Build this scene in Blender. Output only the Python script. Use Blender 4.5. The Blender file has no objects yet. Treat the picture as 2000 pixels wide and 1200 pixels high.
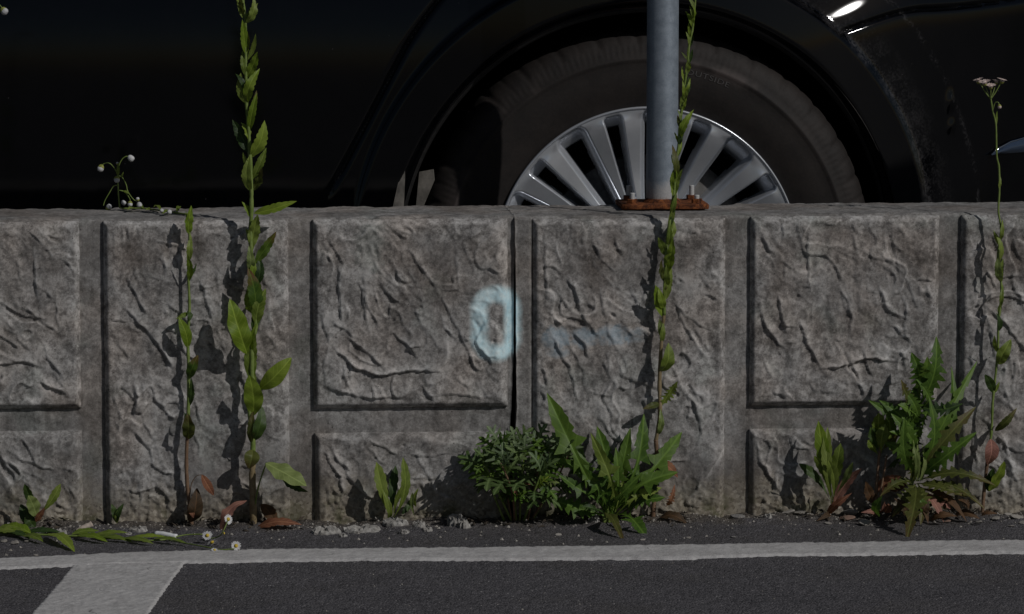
import bpy, bmesh, math, random
import numpy as np
from mathutils import Vector, Matrix, Quaternion

# ------------------------------------------------------------------ camera, sky, sun, exposure
scene = bpy.context.scene
COL = scene.collection
F_PIX = 7800.0                       # focal length in photo pixels (2000 px wide photo)
YAW, PITCH, DIST = math.radians(4.5), math.radians(6.4), 6.0
AIM = Vector((0.0, 0.0, 0.326))      # point of the wall face in the middle of the picture
FWD = Vector((math.sin(YAW) * math.cos(PITCH), math.cos(YAW) * math.cos(PITCH), -math.sin(PITCH)))
RIGHT = FWD.cross(Vector((0, 0, 1))).normalized()
UP = RIGHT.cross(FWD).normalized()
EYE = AIM - FWD * DIST
cam_data = bpy.data.cameras.new('camera')
cam = bpy.data.objects.new('camera', cam_data)
COL.objects.link(cam)
cam.matrix_world = Matrix.Translation(EYE) @ Matrix((RIGHT, UP, -FWD)).transposed().to_4x4()
cam_data.sensor_width = 36.0
cam_data.lens = 36.0 * F_PIX / 2000.0
cam_data.clip_start = 0.1
cam_data.clip_end = 2000.0
scene.camera = cam

SUN = Vector((1.05, -1.0, 1.12)).normalized()       # towards the sun: right, in front, above
world = bpy.data.worlds.new('World')
scene.world = world
world.use_nodes = True
wn, wl = world.node_tree.nodes, world.node_tree.links
wn.clear()
sky = wn.new('ShaderNodeTexSky')
sky.sky_type = 'NISHITA'
sky.sun_disc = False
sky.sun_elevation = math.asin(SUN.z)
sky.sun_rotation = math.atan2(SUN.x, SUN.y)
bg = wn.new('ShaderNodeBackground')
bg.inputs['Strength'].default_value = 0.05
wo = wn.new('ShaderNodeOutputWorld')
wl.new(sky.outputs[0], bg.inputs[0])
wl.new(bg.outputs[0], wo.inputs[0])
sl = bpy.data.lights.new('sun', 'SUN')
sl.energy = 5.0
sl.angle = math.radians(0.5)
sl.color = (1.0, 0.975, 0.945)
sun = bpy.data.objects.new('sun', sl)
COL.objects.link(sun)
sun.rotation_euler = SUN.to_track_quat('Z', 'Y').to_euler()
sun.location = (3, -3, 4)
scene.view_settings.view_transform = 'Standard'
scene.view_settings.look = 'None'
scene.view_settings.gamma = 1.0
scene.view_settings.use_curve_mapping = False
scene.view_settings.exposure = -1.66

# ------------------------------------------------------------------ survey helpers: photo point -> point on a known plane
def ray(px, py):
    return FWD + RIGHT * ((px - 1000.0) / F_PIX) + UP * ((600.0 - py) / F_PIX)
def at(px, py, y=0.0):                # point in the vertical plane at depth y
    d = ray(px, py)
    return EYE + d * ((y - EYE.y) / d.y)
def atg(px, py, z=0.0):               # point on the horizontal plane at height z
    d = ray(px, py)
    return EYE + d * ((z - EYE.z) / d.z)
PX = 1.0 / 1300.0                     # one photo pixel at the wall, in metres

# ------------------------------------------------------------------ object helpers
def link(o, parent=None):
    COL.objects.link(o)
    if parent is not None:
        o.parent = parent
    return o
def tag(o, label=None, cat=None, group=None, kind=None):
    if label: o['label'] = label
    if cat: o['category'] = cat
    if group: o['group'] = group
    if kind: o['kind'] = kind
    return o
def empty(name, loc, label=None, cat=None, group=None):
    o = bpy.data.objects.new(name, None)
    o.location = loc
    o.empty_display_size = 0.02
    link(o)
    return tag(o, label, cat, group)
def mesh_np(name, V, Fq, smooth=True):
    me = bpy.data.meshes.new(name)
    V = np.asarray(V, dtype=np.float32)
    Fq = np.asarray(Fq, dtype=np.int32)
    k = Fq.shape[1]
    me.vertices.add(len(V))
    me.vertices.foreach_set('co', V.ravel())
    me.loops.add(Fq.size)
    me.loops.foreach_set('vertex_index', Fq.ravel())
    me.polygons.add(len(Fq))
    me.polygons.foreach_set('loop_start', np.arange(0, Fq.size, k, dtype=np.int32))
    me.polygons.foreach_set('loop_total', np.full(len(Fq), k, dtype=np.int32))
    me.polygons.foreach_set('use_smooth', np.full(len(Fq), smooth))
    me.update(calc_edges=True)
    me.validate()
    return me
def mesh_py(name, V, Fs, smooth=True, recalc=True):
    me = bpy.data.meshes.new(name)
    me.from_pydata([tuple(v) for v in V], [], Fs)
    if recalc:
        bm = bmesh.new(); bm.from_mesh(me)
        bmesh.ops.recalc_face_normals(bm, faces=bm.faces)
        bm.to_mesh(me); bm.free()
    me.polygons.foreach_set('use_smooth', [smooth] * len(me.polygons))
    me.update()
    return me
def obj(name, me, mat, parent=None, loc=None):
    o = bpy.data.objects.new(name, me)
    if mat is not None and len(me.materials) == 0:
        me.materials.append(mat)
    link(o, parent)
    if loc is not None: o.location = loc
    return o
def grid_faces(nu, nv):
    i = np.arange((nu - 1) * (nv - 1))
    u, v = i // (nv - 1), i % (nv - 1)
    a = u * nv + v
    return np.stack([a, a + nv, a + nv + 1, a + 1], 1)
def from_bm(name, bm, smooth=False):
    me = bpy.data.meshes.new(name)
    bm.normal_update()
    bm.to_mesh(me)
    bm.free()
    me.polygons.foreach_set('use_smooth', [smooth] * len(me.polygons))
    return me
def lathe(profile, n=64, a0=0.0, a1=2 * math.pi, closed=True):
    """profile of (r, y); axis = y"""
    m = len(profile)
    V, Fs = [], []
    cnt = n if closed else n + 1
    for i in range(cnt):
        a = a0 + (a1 - a0) * i / n
        for r, y in profile:
            V.append((r * math.sin(a), y, r * math.cos(a)))
    for i in range(n):
        j = (i + 1) % cnt
        for k in range(m - 1):
            Fs.append((i * m + k, i * m + k + 1, j * m + k + 1, j * m + k))
    return V, Fs

# ------------------------------------------------------------------ numpy noise
def _hash(ix, iy, seed):
    h = (ix.astype(np.int64) * 374761393 + iy.astype(np.int64) * 668265263 + seed * 1442695041) & 0x7fffffff
    h = ((h ^ (h >> 13)) * 1274126177) & 0x7fffffff
    h = h ^ (h >> 16)
    return h
def gnoise(x, y, seed=0):
    x = np.asarray(x, dtype=np.float64); y = np.asarray(y, dtype=np.float64)
    ix, iy = np.floor(x), np.floor(y)
    fx, fy = x - ix, y - iy
    def g(dx, dy):
        a = (_hash(ix + dx, iy + dy, seed) % 4096) * (2 * math.pi / 4096)
        return np.cos(a) * (fx - dx) + np.sin(a) * (fy - dy)
    u = fx * fx * fx * (fx * (fx * 6 - 15) + 10)
    v = fy * fy * fy * (fy * (fy * 6 - 15) + 10)
    n0 = g(0, 0) * (1 - u) + g(1, 0) * u
    n1 = g(0, 1) * (1 - u) + g(1, 1) * u
    return (n0 * (1 - v) + n1 * v) * 1.5
def fbm(x, y, seed=0, octs=4, gain=0.5):
    s, a, f = 0.0, 1.0, 1.0
    for o in range(octs):
        s = s + a * gnoise(x * f, y * f, seed + o * 17)
        a *= gain; f *= 2.03
    return s
def sstep(e0, e1, x):
    t = np.clip((x - e0) / (e1 - e0), 0, 1)
    return t * t * (3 - 2 * t)

# ------------------------------------------------------------------ material helpers
class NB:
    """small node builder"""
    def __init__(s, name):
        s.m = bpy.data.materials.new(name)
        s.m.use_nodes = True
        s.n, s.l = s.m.node_tree.nodes, s.m.node_tree.links
        s.n.clear()
        s.out = s.n.new('ShaderNodeOutputMaterial')
    def new(s, t, ins=None, **kw):
        nd = s.n.new(t)
        for k, v in kw.items(): setattr(nd, k, v)
        for k, v in (ins or {}).items(): s.put(nd.inputs[k], v)
        return nd
    def put(s, sock, v):
        if isinstance(v, bpy.types.NodeSocket): s.l.new(v, sock)
        elif isinstance(v, bpy.types.Node): s.l.new(v.outputs[0], sock)
        else:
            if isinstance(v, tuple) and len(v) == 3 and sock.type == 'RGBA': v = v + (1.0,)
            sock.default_value = v
    def math(s, op, a, b=None, c=None, clamp=False):
        nd = s.n.new('ShaderNodeMath'); nd.operation = op; nd.use_clamp = clamp
        s.put(nd.inputs[0], a)
        if b is not None: s.put(nd.inputs[1], b)
        if c is not None: s.put(nd.inputs[2], c)
        return nd.outputs[0]
    def ramp(s, fac, stops, interp='LINEAR'):
        nd = s.n.new('ShaderNodeValToRGB'); nd.color_ramp.interpolation = interp
        els = nd.color_ramp.elements
        while len(els) < len(stops): els.new(0.5)
        for e, (p, c) in zip(els, stops):
            e.position = p
            e.color = (c, c, c, 1) if isinstance(c, (int, float)) else tuple(c) + (1,)
        s.put(nd.inputs[0], fac)
        return nd.outputs[0]
    def mix(s, fac, a, b, blend='MIX'):
        nd = s.n.new('ShaderNodeMix'); nd.data_type = 'RGBA'; nd.blend_type = blend
        s.put(nd.inputs[0], fac); s.put(nd.inputs[6], a); s.put(nd.inputs[7], b)
        return nd.outputs[2]
    def noise(s, vec, scale, detail=4, rough=0.55, dist=0.0, dim='3D'):
        nd = s.n.new('ShaderNodeTexNoise'); nd.noise_dimensions = dim
        s.put(nd.inputs['Vector'], vec)
        nd.inputs['Scale'].default_value = scale
        nd.inputs['Detail'].default_value = detail
        nd.inputs['Roughness'].default_value = rough
        nd.inputs['Distortion'].default_value = dist
        return nd.outputs[0]
    def voro(s, vec, scale, feature='F1', rnd=1.0):
        nd = s.n.new('ShaderNodeTexVoronoi'); nd.feature = feature
        s.put(nd.inputs['Vector'], vec)
        nd.inputs['Scale'].default_value = scale
        nd.inputs['Randomness'].default_value = rnd
        return nd
    def pos(s): return s.new('ShaderNodeNewGeometry').outputs['Position']
    def obc(s): return s.new('ShaderNodeTexCoord').outputs['Object']
    def bump(s, h, strength, dist):
        return s.new('ShaderNodeBump', {'Strength': strength, 'Distance': dist, 'Height': h}).outputs[0]
    def princ(s, color, rough=0.8, metal=0.0, spec=0.5, normal=None, **kw):
        p = s.new('ShaderNodeBsdfPrincipled')
        s.put(p.inputs['Base Color'], color); s.put(p.inputs['Roughness'], rough)
        s.put(p.inputs['Metallic'], metal); s.put(p.inputs['Specular IOR Level'], spec)
        if normal is not None: s.put(p.inputs['Normal'], normal)
        for k, v in kw.items(): s.put(p.inputs[k.replace('_', ' ')], v)
        s.l.new(p.outputs[0], s.out.inputs['Surface'])
        return p

# ---- concrete of the wall, with the sprayed figure and the faint smear beside it
def concrete_material(name='weathered_concrete', smooth=False):
    b = NB(name)
    P = b.pos()
    sep = b.new('ShaderNodeSeparateXYZ', {0: P})
    X, Z = sep.outputs[0], sep.outputs[2]
    n1 = b.noise(P, 16, 6, 0.62, 0.6)
    n2 = b.noise(P, 75, 5, 0.6, 0.4)
    n3 = b.noise(P, 420, 3, 0.6)
    n4 = b.noise(P, 5.5, 4, 0.6)
    n5 = b.noise(P, 190, 4, 0.65, 0.5)
    mott = b.math('ADD', b.math('MULTIPLY', n1, 0.30), b.math('ADD', b.math('MULTIPLY', n2, 0.34), b.math('ADD', b.math('MULTIPLY', n5, 0.22), b.math('MULTIPLY', n3, 0.14))))
    if smooth:
        st_ = b.new('ShaderNodeMapping', {0: P, 3: (1.0, 1.0, 0.12)})
        run = b.noise(st_, 55, 4, 0.6)
        col = b.ramp(b.math('ADD', b.math('MULTIPLY', mott, 0.86), b.math('MULTIPLY', run, 0.14)), [(0.42, (0.115, 0.110, 0.105)), (0.50, (0.235, 0.227, 0.220)), (0.57, (0.40, 0.39, 0.38))])
    else:
        col = b.ramp(mott, [(0.40, (0.100, 0.094, 0.090)), (0.47, (0.205, 0.196, 0.189)), (0.515, (0.32, 0.309, 0.300)), (0.58, (0.50, 0.487, 0.476))])
    # dark grime that grew on the upper half of the faces, in patches
    wa = b.new('ShaderNodeSeparateColor', {0: b.new('ShaderNodeAttribute', attribute_name='crest_pale').outputs['Color']})
    CREST_PALE, INNER = wa.outputs[0], wa.outputs[1]
    grime = b.math('MULTIPLY', b.ramp(Z, [(0.14, 0.10), (0.28, 0.65), (0.44, 1.0)]), b.ramp(b.math('ADD', b.math('MULTIPLY', n4, 0.6), b.math('MULTIPLY', n2, 0.4)), [(0.44, 0.0), (0.58, 1.0)]))
    if smooth:
        col = b.mix(b.math('MULTIPLY', grime, 0.35), col, (0.085, 0.074, 0.067))
    else:
        col = b.mix(b.math('MULTIPLY', b.math('MULTIPLY', grime, INNER), 0.78), col, b.ramp(n5, [(0.4, (0.062, 0.052, 0.046)), (0.6, (0.125, 0.108, 0.097))]))
    low = b.math('MULTIPLY', b.ramp(Z, [(0.05, 0.9), (0.20, 0.0)]), b.ramp(b.math('ADD', b.math('MULTIPLY', b.noise(P, 8, 4, 0.6), 0.65), b.math('MULTIPLY', n2, 0.35)), [(0.42, 0.0), (0.56, 1.0)]))
    col = b.mix(b.math('MULTIPLY', low, 0.82), col, (0.075, 0.073, 0.072))
    if not smooth:
        col = b.mix(b.math('MULTIPLY', CREST_PALE, b.ramp(n5, [(0.36, 0.35), (0.56, 0.9)])), col, b.ramp(n2, [(0.4, (0.43, 0.42, 0.41)), (0.6, (0.64, 0.628, 0.616))]))  # paler along the raised lips of creases and wrinkles
    # warm and cool tint patches
    tint = b.noise(P, 9, 3, 0.5)
    col = b.mix(b.ramp(tint, [(0.45, 0.0), (0.62, 0.5)]), col, b.mix(1.0, col, (1.0, 0.88, 0.79), 'MULTIPLY'))
    col = b.mix(b.ramp(b.noise(P, 12, 2, 0.5, 0.3), [(0.58, 0.0), (0.7, 0.4)]), col, b.mix(1.0, col, (0.82, 0.93, 0.9), 'MULTIPLY'))
    # exposed sandy aggregate just above the road
    nb = b.math('ADD', Z, b.math('MULTIPLY', b.math('SUBTRACT', n1, 0.5), 0.10))
    sandy = b.ramp(nb, [(0.015, 0.85), (0.075, 0.0)])
    agg = b.voro(P, 240)
    sandc = b.ramp(agg.outputs['Color'], [(0.1, (0.14, 0.115, 0.085)), (0.5, (0.26, 0.225, 0.17)), (0.9, (0.40, 0.36, 0.29))])
    col = b.mix(sandy, col, sandc)
    # moss at the very foot, in spots
    moss = b.math('MULTIPLY', b.ramp(nb, [(0.0, 1.0), (0.05, 0.0)]), b.ramp(b.noise(P, 28, 4, 0.6), [(0.52, 0.0), (0.62, 0.8)]))
    col = b.mix(moss, col, (0.065, 0.068, 0.028))
    # pin holes and dark specks
    sp = b.voro(P, 95)
    spk = b.math('MULTIPLY', b.ramp(sp.outputs['Distance'], [(0.06, 1.0), (0.13, 0.0)]), b.ramp(b.noise(P, 21, 1), [(0.5, 0.0), (0.56, 1.0)]))
    col = b.mix(b.math('MULTIPLY', spk, 0.75), col, (0.03, 0.027, 0.025))
    # sprayed figure: rounded ring
    c = at(969, 632)
    hw, hh, rad, st = 33 * PX, 57.5 * PX, 31 * PX, 14.5 * PX
    wob = b.math('MULTIPLY', b.math('SUBTRACT', b.noise(P, 130, 4, 0.65), 0.5), 0.006)
    ax = b.math('SUBTRACT', b.math('ABSOLUTE', b.math('SUBTRACT', X, c.x)), hw - rad)
    az = b.math('SUBTRACT', b.math('ABSOLUTE', b.math('SUBTRACT', Z, c.z)), hh - rad)
    mx, mz = b.math('MAXIMUM', ax, 0.0), b.math('MAXIMUM', az, 0.0)
    d = b.math('SUBTRACT', b.math('SQRT', b.math('ADD', b.math('MULTIPLY', mx, mx), b.math('MULTIPLY', mz, mz))), rad)
    ring = b.math('ADD', b.math('SUBTRACT', b.math('ABSOLUTE', d), st), wob)
    mr = b.new('ShaderNodeMapRange', {0: ring, 1: 0.007, 2: -0.007, 3: 0.0, 4: 1.0}, interpolation_type='SMOOTHSTEP').outputs[0]
    mr = b.math('MULTIPLY', mr, b.ramp(n5, [(0.32, 0.80), (0.5, 1.0)]))
    col = b.mix(b.math('MULTIPLY', mr, 0.97), col, b.mix(b.ramp(n2, [(0.35, 0.0), (0.65, 1.0)]), (0.58, 0.82, 0.90), (0.78, 0.94, 0.97)))
    # worn smear to the right of it
    for (cx, cy, rx, ry, k) in ((1085, 662, 28, 26, 0.5), (1140, 660, 26, 22, 0.55), (1200, 655, 44, 22, 0.5), (1240, 655, 26, 16, 0.35), (1090, 690, 24, 12, 0.35), (725, 480, 36, 60, 0.16)):
        q = at(cx, cy)
        ex = b.math('DIVIDE', b.math('SUBTRACT', X, q.x), rx * PX)
        ez = b.math('DIVIDE', b.math('SUBTRACT', Z, q.z), ry * PX)
        e = b.math('ADD', b.math('ADD', b.math('MULTIPLY', ex, ex), b.math('MULTIPLY', ez, ez)), b.math('MULTIPLY', b.math('SUBTRACT', n2, 0.5), 2.2))
        mk = b.new('ShaderNodeMapRange', {0: e, 1: 1.3, 2: 0.1, 3: 0.0, 4: k}, interpolation_type='SMOOTHSTEP').outputs[0]
        mk = b.math('MULTIPLY', mk, b.ramp(n1, [(0.35, 0.3), (0.55, 1.0)]))
        col = b.mix(mk, col, (0.42, 0.58, 0.70) if cx > 900 else (0.30, 0.40, 0.36))
    h = b.math('ADD', b.math('MULTIPLY', n3, 0.5), b.math('MULTIPLY', b.noise(P, 1100, 2), 0.5))
    b.princ(col, 0.92, spec=0.25, normal=b.bump(h, 0.5, 0.0013))
    return b.m

def asphalt_material(name, lo, hi, fleck):
    b = NB(name)
    P = b.pos()
    v = b.voro(P, 330)
    n = b.noise(P, 7, 4, 0.6)
    n2 = b.noise(P, 160, 3)
    tone = b.math('ADD', b.math('MULTIPLY', v.outputs['Color'], 0.55), b.math('ADD', b.math('MULTIPLY', n, 0.35), b.math('MULTIPLY', n2, 0.25)))
    col = b.ramp(tone, [(0.3, lo), (0.75, hi)])
    v2 = b.voro(P, 210)
    fl = b.math('MULTIPLY', b.ramp(v2.outputs['Distance'], [(0.16, 1.0), (0.32, 0.0)]), b.ramp(b.new('ShaderNodeSeparateColor', {0: v2.outputs['Color']}).outputs[1], [(0.74, 0.0), (0.86, 0.9)]))
    col = b.mix(fl, col, fleck)
    dust = b.ramp(b.noise(P, 2.6, 4, 0.6), [(0.48, 0.0), (0.7, 0.5)])
    col = b.mix(dust, col, (0.075, 0.068, 0.062))
    yv = b.new('ShaderNodeSeparateXYZ', {0: P}).outputs[1]
    foot = b.ramp(b.math('ADD', yv, b.math('ADD', 0.5, b.math('MULTIPLY', b.math('SUBTRACT', b.noise(P, 13, 4, 0.65), 0.5), 0.12))), [(0.43, 0.0), (0.49, 0.85)])
    far_ = b.math('GREATER_THAN', 0.15, yv)
    col = b.mix(b.math('MULTIPLY', foot, far_), col, b.ramp(b.noise(P, 230, 4, 0.7), [(0.36, (0.030, 0.025, 0.020)), (0.55, (0.095, 0.080, 0.064)), (0.70, (0.24, 0.215, 0.18))]))
    h = b.math('ADD', b.math('MULTIPLY', v.outputs['Distance'], -1.0), b.math('MULTIPLY', n2, 0.6))
    b.princ(col, b.ramp(v.outputs['Color'], [(0.0, 0.6), (1.0, 0.95)]), spec=0.35, normal=b.bump(h, 0.7, 0.003))
    return b.m

def paint_line_material():
    b = NB('road_marking_paint')
    P = b.pos()
    n1 = b.noise(P, 22, 5, 0.6)
    n2 = b.noise(P, 190, 4, 0.6)
    st = b.new('ShaderNodeMapping', {0: P, 3: (3.0, 40.0, 1.0)})
    streak = b.noise(st, 7, 4, 0.6)
    t = b.math('ADD', b.math('MULTIPLY', n1, 0.35), b.math('ADD', b.math('MULTIPLY', n2, 0.35), b.math('MULTIPLY', streak, 0.3)))
    col = b.ramp(t, [(0.34, (0.29, 0.28, 0.275)), (0.5, (0.46, 0.45, 0.445)), (0.62, (0.55, 0.54, 0.53))])
    cr = b.voro(b.new('ShaderNodeVectorMath', {0: P, 1: b.new('ShaderNodeVectorMath', {0: b.new('ShaderNodeTexNoise', {'Scale': 18.0, 'Vector': P}).outputs[1], 1: (0.06, 0.06, 0.06)}, operation='MULTIPLY').outputs[0]}, operation='ADD').outputs[0], 7, 'DISTANCE_TO_EDGE')
    crack = b.math('MULTIPLY', b.ramp(cr.outputs['Distance'], [(0.003, 0.8), (0.010, 0.0)]), b.ramp(b.noise(P, 9, 2), [(0.60, 0.0), (0.66, 1.0)]))
    col = b.mix(crack, col, (0.07, 0.065, 0.06))
    v = b.voro(P, 300)
    pit = b.math('MULTIPLY', b.ramp(v.outputs['Distance'], [(0.12, 1.0), (0.22, 0.0)]), b.ramp(n2, [(0.55, 0.0), (0.66, 0.8)]))
    col = b.mix(pit, col, (0.08, 0.075, 0.07))
    b.princ(col, 0.75, spec=0.35, normal=b.bump(b.math('ADD', n2, b.math('MULTIPLY', v.outputs['Distance'], -0.4)), 0.5, 0.0015))
    return b.m

def leaf_material(name, c1, c2, tip=None, trans=0.35, rough=0.5):
    b = NB(name)
    a = b.new('ShaderNodeAttribute', attribute_name='lt')
    sep = b.new('ShaderNodeSeparateColor', {0: a.outputs['Color']})
    T, S, R = sep.outputs[0], sep.outputs[1], sep.outputs[2]
    P = b.pos()
    n = b.noise(P, 120, 3, 0.6)
    n2 = b.noise(P, 600, 2, 0.5)
    col = b.mix(b.ramp(b.math('ADD', b.math('MULTIPLY', n, 0.7), b.math('MULTIPLY', R, 0.35)), [(0.35, 0.0), (0.72, 1.0)]), c1, c2)
    if tip is not None:
        col = b.mix(b.ramp(b.math('ADD', T, b.math('MULTIPLY', b.math('SUBTRACT', n, 0.5), 0.6)), [(0.6, 0.0), (0.95, 0.85)]), col, tip)
    rib = b.ramp(S, [(0.03, 0.55), (0.09, 0.0)])
    # side veins slanting forward
    ph = b.math('SUBTRACT', b.math('MULTIPLY', T, 8.0), b.math('MULTIPLY', S, 1.6))
    fr = b.math('ABSOLUTE', b.math('SUBTRACT', b.math('FRACT', ph), 0.5))
    vein = b.ramp(fr, [(0.02, 0.28), (0.10, 0.0)])
    lite = tuple(min(1, x * 1.7 + 0.01) for x in c2)
    col = b.mix(b.math('MAXIMUM', rib, vein), col, lite)
    bmp = b.bump(b.math('ADD', b.math('MULTIPLY', n2, 0.4), b.math('MULTIPLY', vein, -1.2)), 0.45, 0.0008)
    p = b.princ(col, rough, spec=0.35, normal=bmp)
    tr = b.new('ShaderNodeBsdfTranslucent', {'Color': b.mix(1.0, col, (1.0, 1.0, 0.55), 'MULTIPLY')})
    mx = b.new('ShaderNodeMixShader', {0: trans, 1: p.outputs[0], 2: tr.outputs[0]})
    b.l.new(mx.outputs[0], b.out.inputs['Surface'])
    return b.m

def plain(name, c1, c2, scale=60, rough=0.7, metal=0.0, spec=0.4, bump=0.3, bd=0.001, detail=4):
    b = NB(name)
    P = b.obc()
    n = b.noise(P, scale, detail, 0.6)
    col = b.ramp(n, [(0.36, c1), (0.64, c2)])
    b.princ(col, rough, metal, spec, normal=b.bump(b.noise(P, scale * 5, 3), bump, bd) if bump else None)
    return b.m

M = {}
M['concrete'] = concrete_material()
M['concrete_cast'] = concrete_material('cast_concrete_channel', True)
M['asphalt'] = asphalt_material('asphalt', (0.036, 0.0345, 0.039), (0.112, 0.107, 0.115), (0.30, 0.29, 0.285))
M['lot'] = asphalt_material('parking_asphalt', (0.03, 0.03, 0.03), (0.06, 0.058, 0.055), (0.2, 0.19, 0.18))
M['line'] = paint_line_material()
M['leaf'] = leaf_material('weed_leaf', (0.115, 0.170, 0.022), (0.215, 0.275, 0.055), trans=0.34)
M['leaf_bright'] = leaf_material('bright_green_leaf', (0.15, 0.235, 0.016), (0.25, 0.33, 0.045), trans=0.34)  # brighter yellow-green leaf colour
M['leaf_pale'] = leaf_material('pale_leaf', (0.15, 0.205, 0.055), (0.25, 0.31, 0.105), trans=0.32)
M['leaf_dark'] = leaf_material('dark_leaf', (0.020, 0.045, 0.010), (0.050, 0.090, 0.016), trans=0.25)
M['leaf_redtip'] = leaf_material('red_tipped_leaf', (0.050, 0.105, 0.012), (0.10, 0.16, 0.02), tip=(0.16, 0.05, 0.025), trans=0.35)
M['leaf_olive'] = leaf_material('olive_leaf', (0.060, 0.075, 0.015), (0.12, 0.135, 0.03), tip=(0.12, 0.075, 0.03), trans=0.35)
M['leaf_mug'] = leaf_material('grey_green_leaf', (0.050, 0.095, 0.024), (0.13, 0.185, 0.065), trans=0.3)
M['leaf_mugtop'] = leaf_material('young_grey_green_leaf', (0.085, 0.135, 0.055), (0.17, 0.225, 0.115), trans=0.3)
M['leaf_sow'] = leaf_material('lobed_green_leaf', (0.055, 0.120, 0.014), (0.12, 0.205, 0.030), trans=0.35)
M['leaf_dry'] = leaf_material('dry_leaf', (0.22, 0.085, 0.045), (0.36, 0.17, 0.09), tip=(0.17, 0.07, 0.05), trans=0.3, rough=0.75)
M['leaf_pink'] = leaf_material('withered_pink_leaf', (0.24, 0.105, 0.085), (0.40, 0.20, 0.15), tip=(0.18, 0.08, 0.06), trans=0.3, rough=0.7)
M['leaf_brown'] = leaf_material('withered_brown_leaf', (0.045, 0.028, 0.012), (0.10, 0.05, 0.02), trans=0.2, rough=0.7)
M['stem'] = plain('green_stem', (0.13, 0.19, 0.035), (0.20, 0.26, 0.07), 90, 0.6)
M['stem_red'] = plain('reddish_stem', (0.13, 0.075, 0.045), (0.22, 0.14, 0.085), 90, 0.65)
M['stem_buff'] = plain('buff_woody_stem', (0.17, 0.125, 0.06), (0.27, 0.21, 0.12), 90, 0.7)
M['petal'] = plain('white_petal', (0.46, 0.46, 0.47), (0.62, 0.62, 0.62), 120, 0.6)
M['petal_pink'] = plain('pinkish_petal', (0.50, 0.38, 0.34), (0.66, 0.55, 0.50), 120, 0.6)
M['disc'] = plain('yellow_flower_disc', (0.50, 0.36, 0.03), (0.68, 0.50, 0.06), 300, 0.7)
M['sepal'] = plain('yellow_green_sepal', (0.20, 0.22, 0.04), (0.32, 0.33, 0.08), 200, 0.7)
M['stone'] = plain('pale_stone', (0.18, 0.165, 0.145), (0.40, 0.375, 0.34), 90, 0.9)
M['stone_grey'] = plain('grey_stone', (0.12, 0.115, 0.11), (0.27, 0.26, 0.25), 90, 0.9)
M['stone_red'] = plain('reddish_stone', (0.18, 0.11, 0.08), (0.28, 0.19, 0.15), 90, 0.9)
M['mortar'] = plain('crumbled_white_mortar', (0.16, 0.15, 0.138), (0.43, 0.415, 0.39), 110, 0.9, bump=0.6)
M['soil'] = plain('dark_soil', (0.030, 0.024, 0.018), (0.085, 0.068, 0.050), 70, 0.95, bump=0.8, bd=0.003)
M['moss'] = plain('dry_moss', (0.07, 0.065, 0.03), (0.17, 0.15, 0.085), 160, 0.95, bump=0.8, bd=0.002)

# ------------------------------------------------------------------ ground: road in front, parking ground behind the wall
def road_z(x, y):
    x = np.asarray(x, dtype=np.float64); y = np.asarray(y, dtype=np.float64)
    near = sstep(-4, -1.2, y) * sstep(3.2, 1.6, np.abs(x))
    h = 0.0022 * fbm(x * 2.2, y * 2.2, 5, 3)
    h = h + near * (0.0010 * gnoise(x * 60, y * 60, 11) + 0.0011 * gnoise(x * 140, y * 140, 12))
    ridge = sstep(-0.085, -0.005, y + 0.02 * gnoise(x * 9, y * 3, 13))           # dirt swept against the wall foot
    h = h + near * ridge * (0.006 + 0.006 * fbm(x * 14, y * 22, 14, 3))
    return h
def axis(lo, a, b, hi, fine, grow=1.35):
    mid = list(np.arange(a, b + fine * 0.5, fine))
    out, s, v = [], fine, b
    while v < hi:
        s *= grow; v += s; out.append(min(v, hi))
    left, s, v = [], fine, a
    while v > lo:
        s *= grow; v -= s; left.append(max(v, lo))
    return np.array(left[::-1] + mid + out)
gx = axis(-70, -1.15, 1.15, 70, 0.0045)
gy = axis(-70, -0.95, 0.03, 0.12, 0.0045)
GX, GY = np.meshgrid(gx, gy, indexing='ij')
V = np.stack([GX.ravel(), GY.ravel(), road_z(GX, GY).ravel()], 1)
tag(obj('road', mesh_np('road', V, grid_faces(len(gx), len(gy))), M['asphalt']), kind='structure')
lx = axis(-70, -2, 3, 70, 0.25); ly = axis(0.12, 0.12, 2.5, 70, 0.25)
GX, GY = np.meshgrid(lx, ly, indexing='ij')
V = np.stack([GX.ravel(), GY.ravel(), (0.002 * fbm(GX, GY, 3, 3)).ravel()], 1)
tag(obj('parking_ground', mesh_np('parking_ground', V, grid_faces(len(lx), len(ly))), M['lot']), kind='structure')

# ------------------------------------------------------------------ painted edge line with its slanting bar
def interp_ground(pts):
    g = [atg(px, py) for px, py in pts]
    xs = [p.x for p in g]; ys = [p.y for p in g]
    return lambda x: np.interp(x, xs, ys)
far = interp_ground([(-700, 1125), (0, 1095), (300, 1081), (600, 1075), (1000, 1071), (1400, 1067), (2000, 1056), (2700, 1042)])
nearl = interp_ground([(-700, 1142), (0, 1113), (140, 1109), (360, 1102), (700, 1097), (1000, 1096), (1350, 1095), (1480, 1090), (2000, 1080), (2700, 1066)])
xs = np.arange(-1.6, 1.75, 0.004)
ts = np.linspace(0, 1, 22)
XX, TT = np.meshgrid(xs, ts, indexing='ij')
yf = far(XX) + 0.0016 * gnoise(XX * 70, 0 * XX, 21) + 0.0016 * gnoise(XX * 16, 0 * XX, 22)
yn = nearl(XX) + 0.0028 * gnoise(XX * 85, 0 * XX, 23) + 0.003 * gnoise(XX * 22, 0 * XX, 24)
YY = yf + (yn - yf) * TT
ZZ = road_z(XX, YY) * 0.85 + 0.0036
ZZ[:, 0] -= 0.004; ZZ[:, -1] -= 0.004
V1 = np.stack([XX.ravel(), YY.ravel(), ZZ.ravel()], 1)
F1 = grid_faces(len(xs), len(ts))
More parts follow.
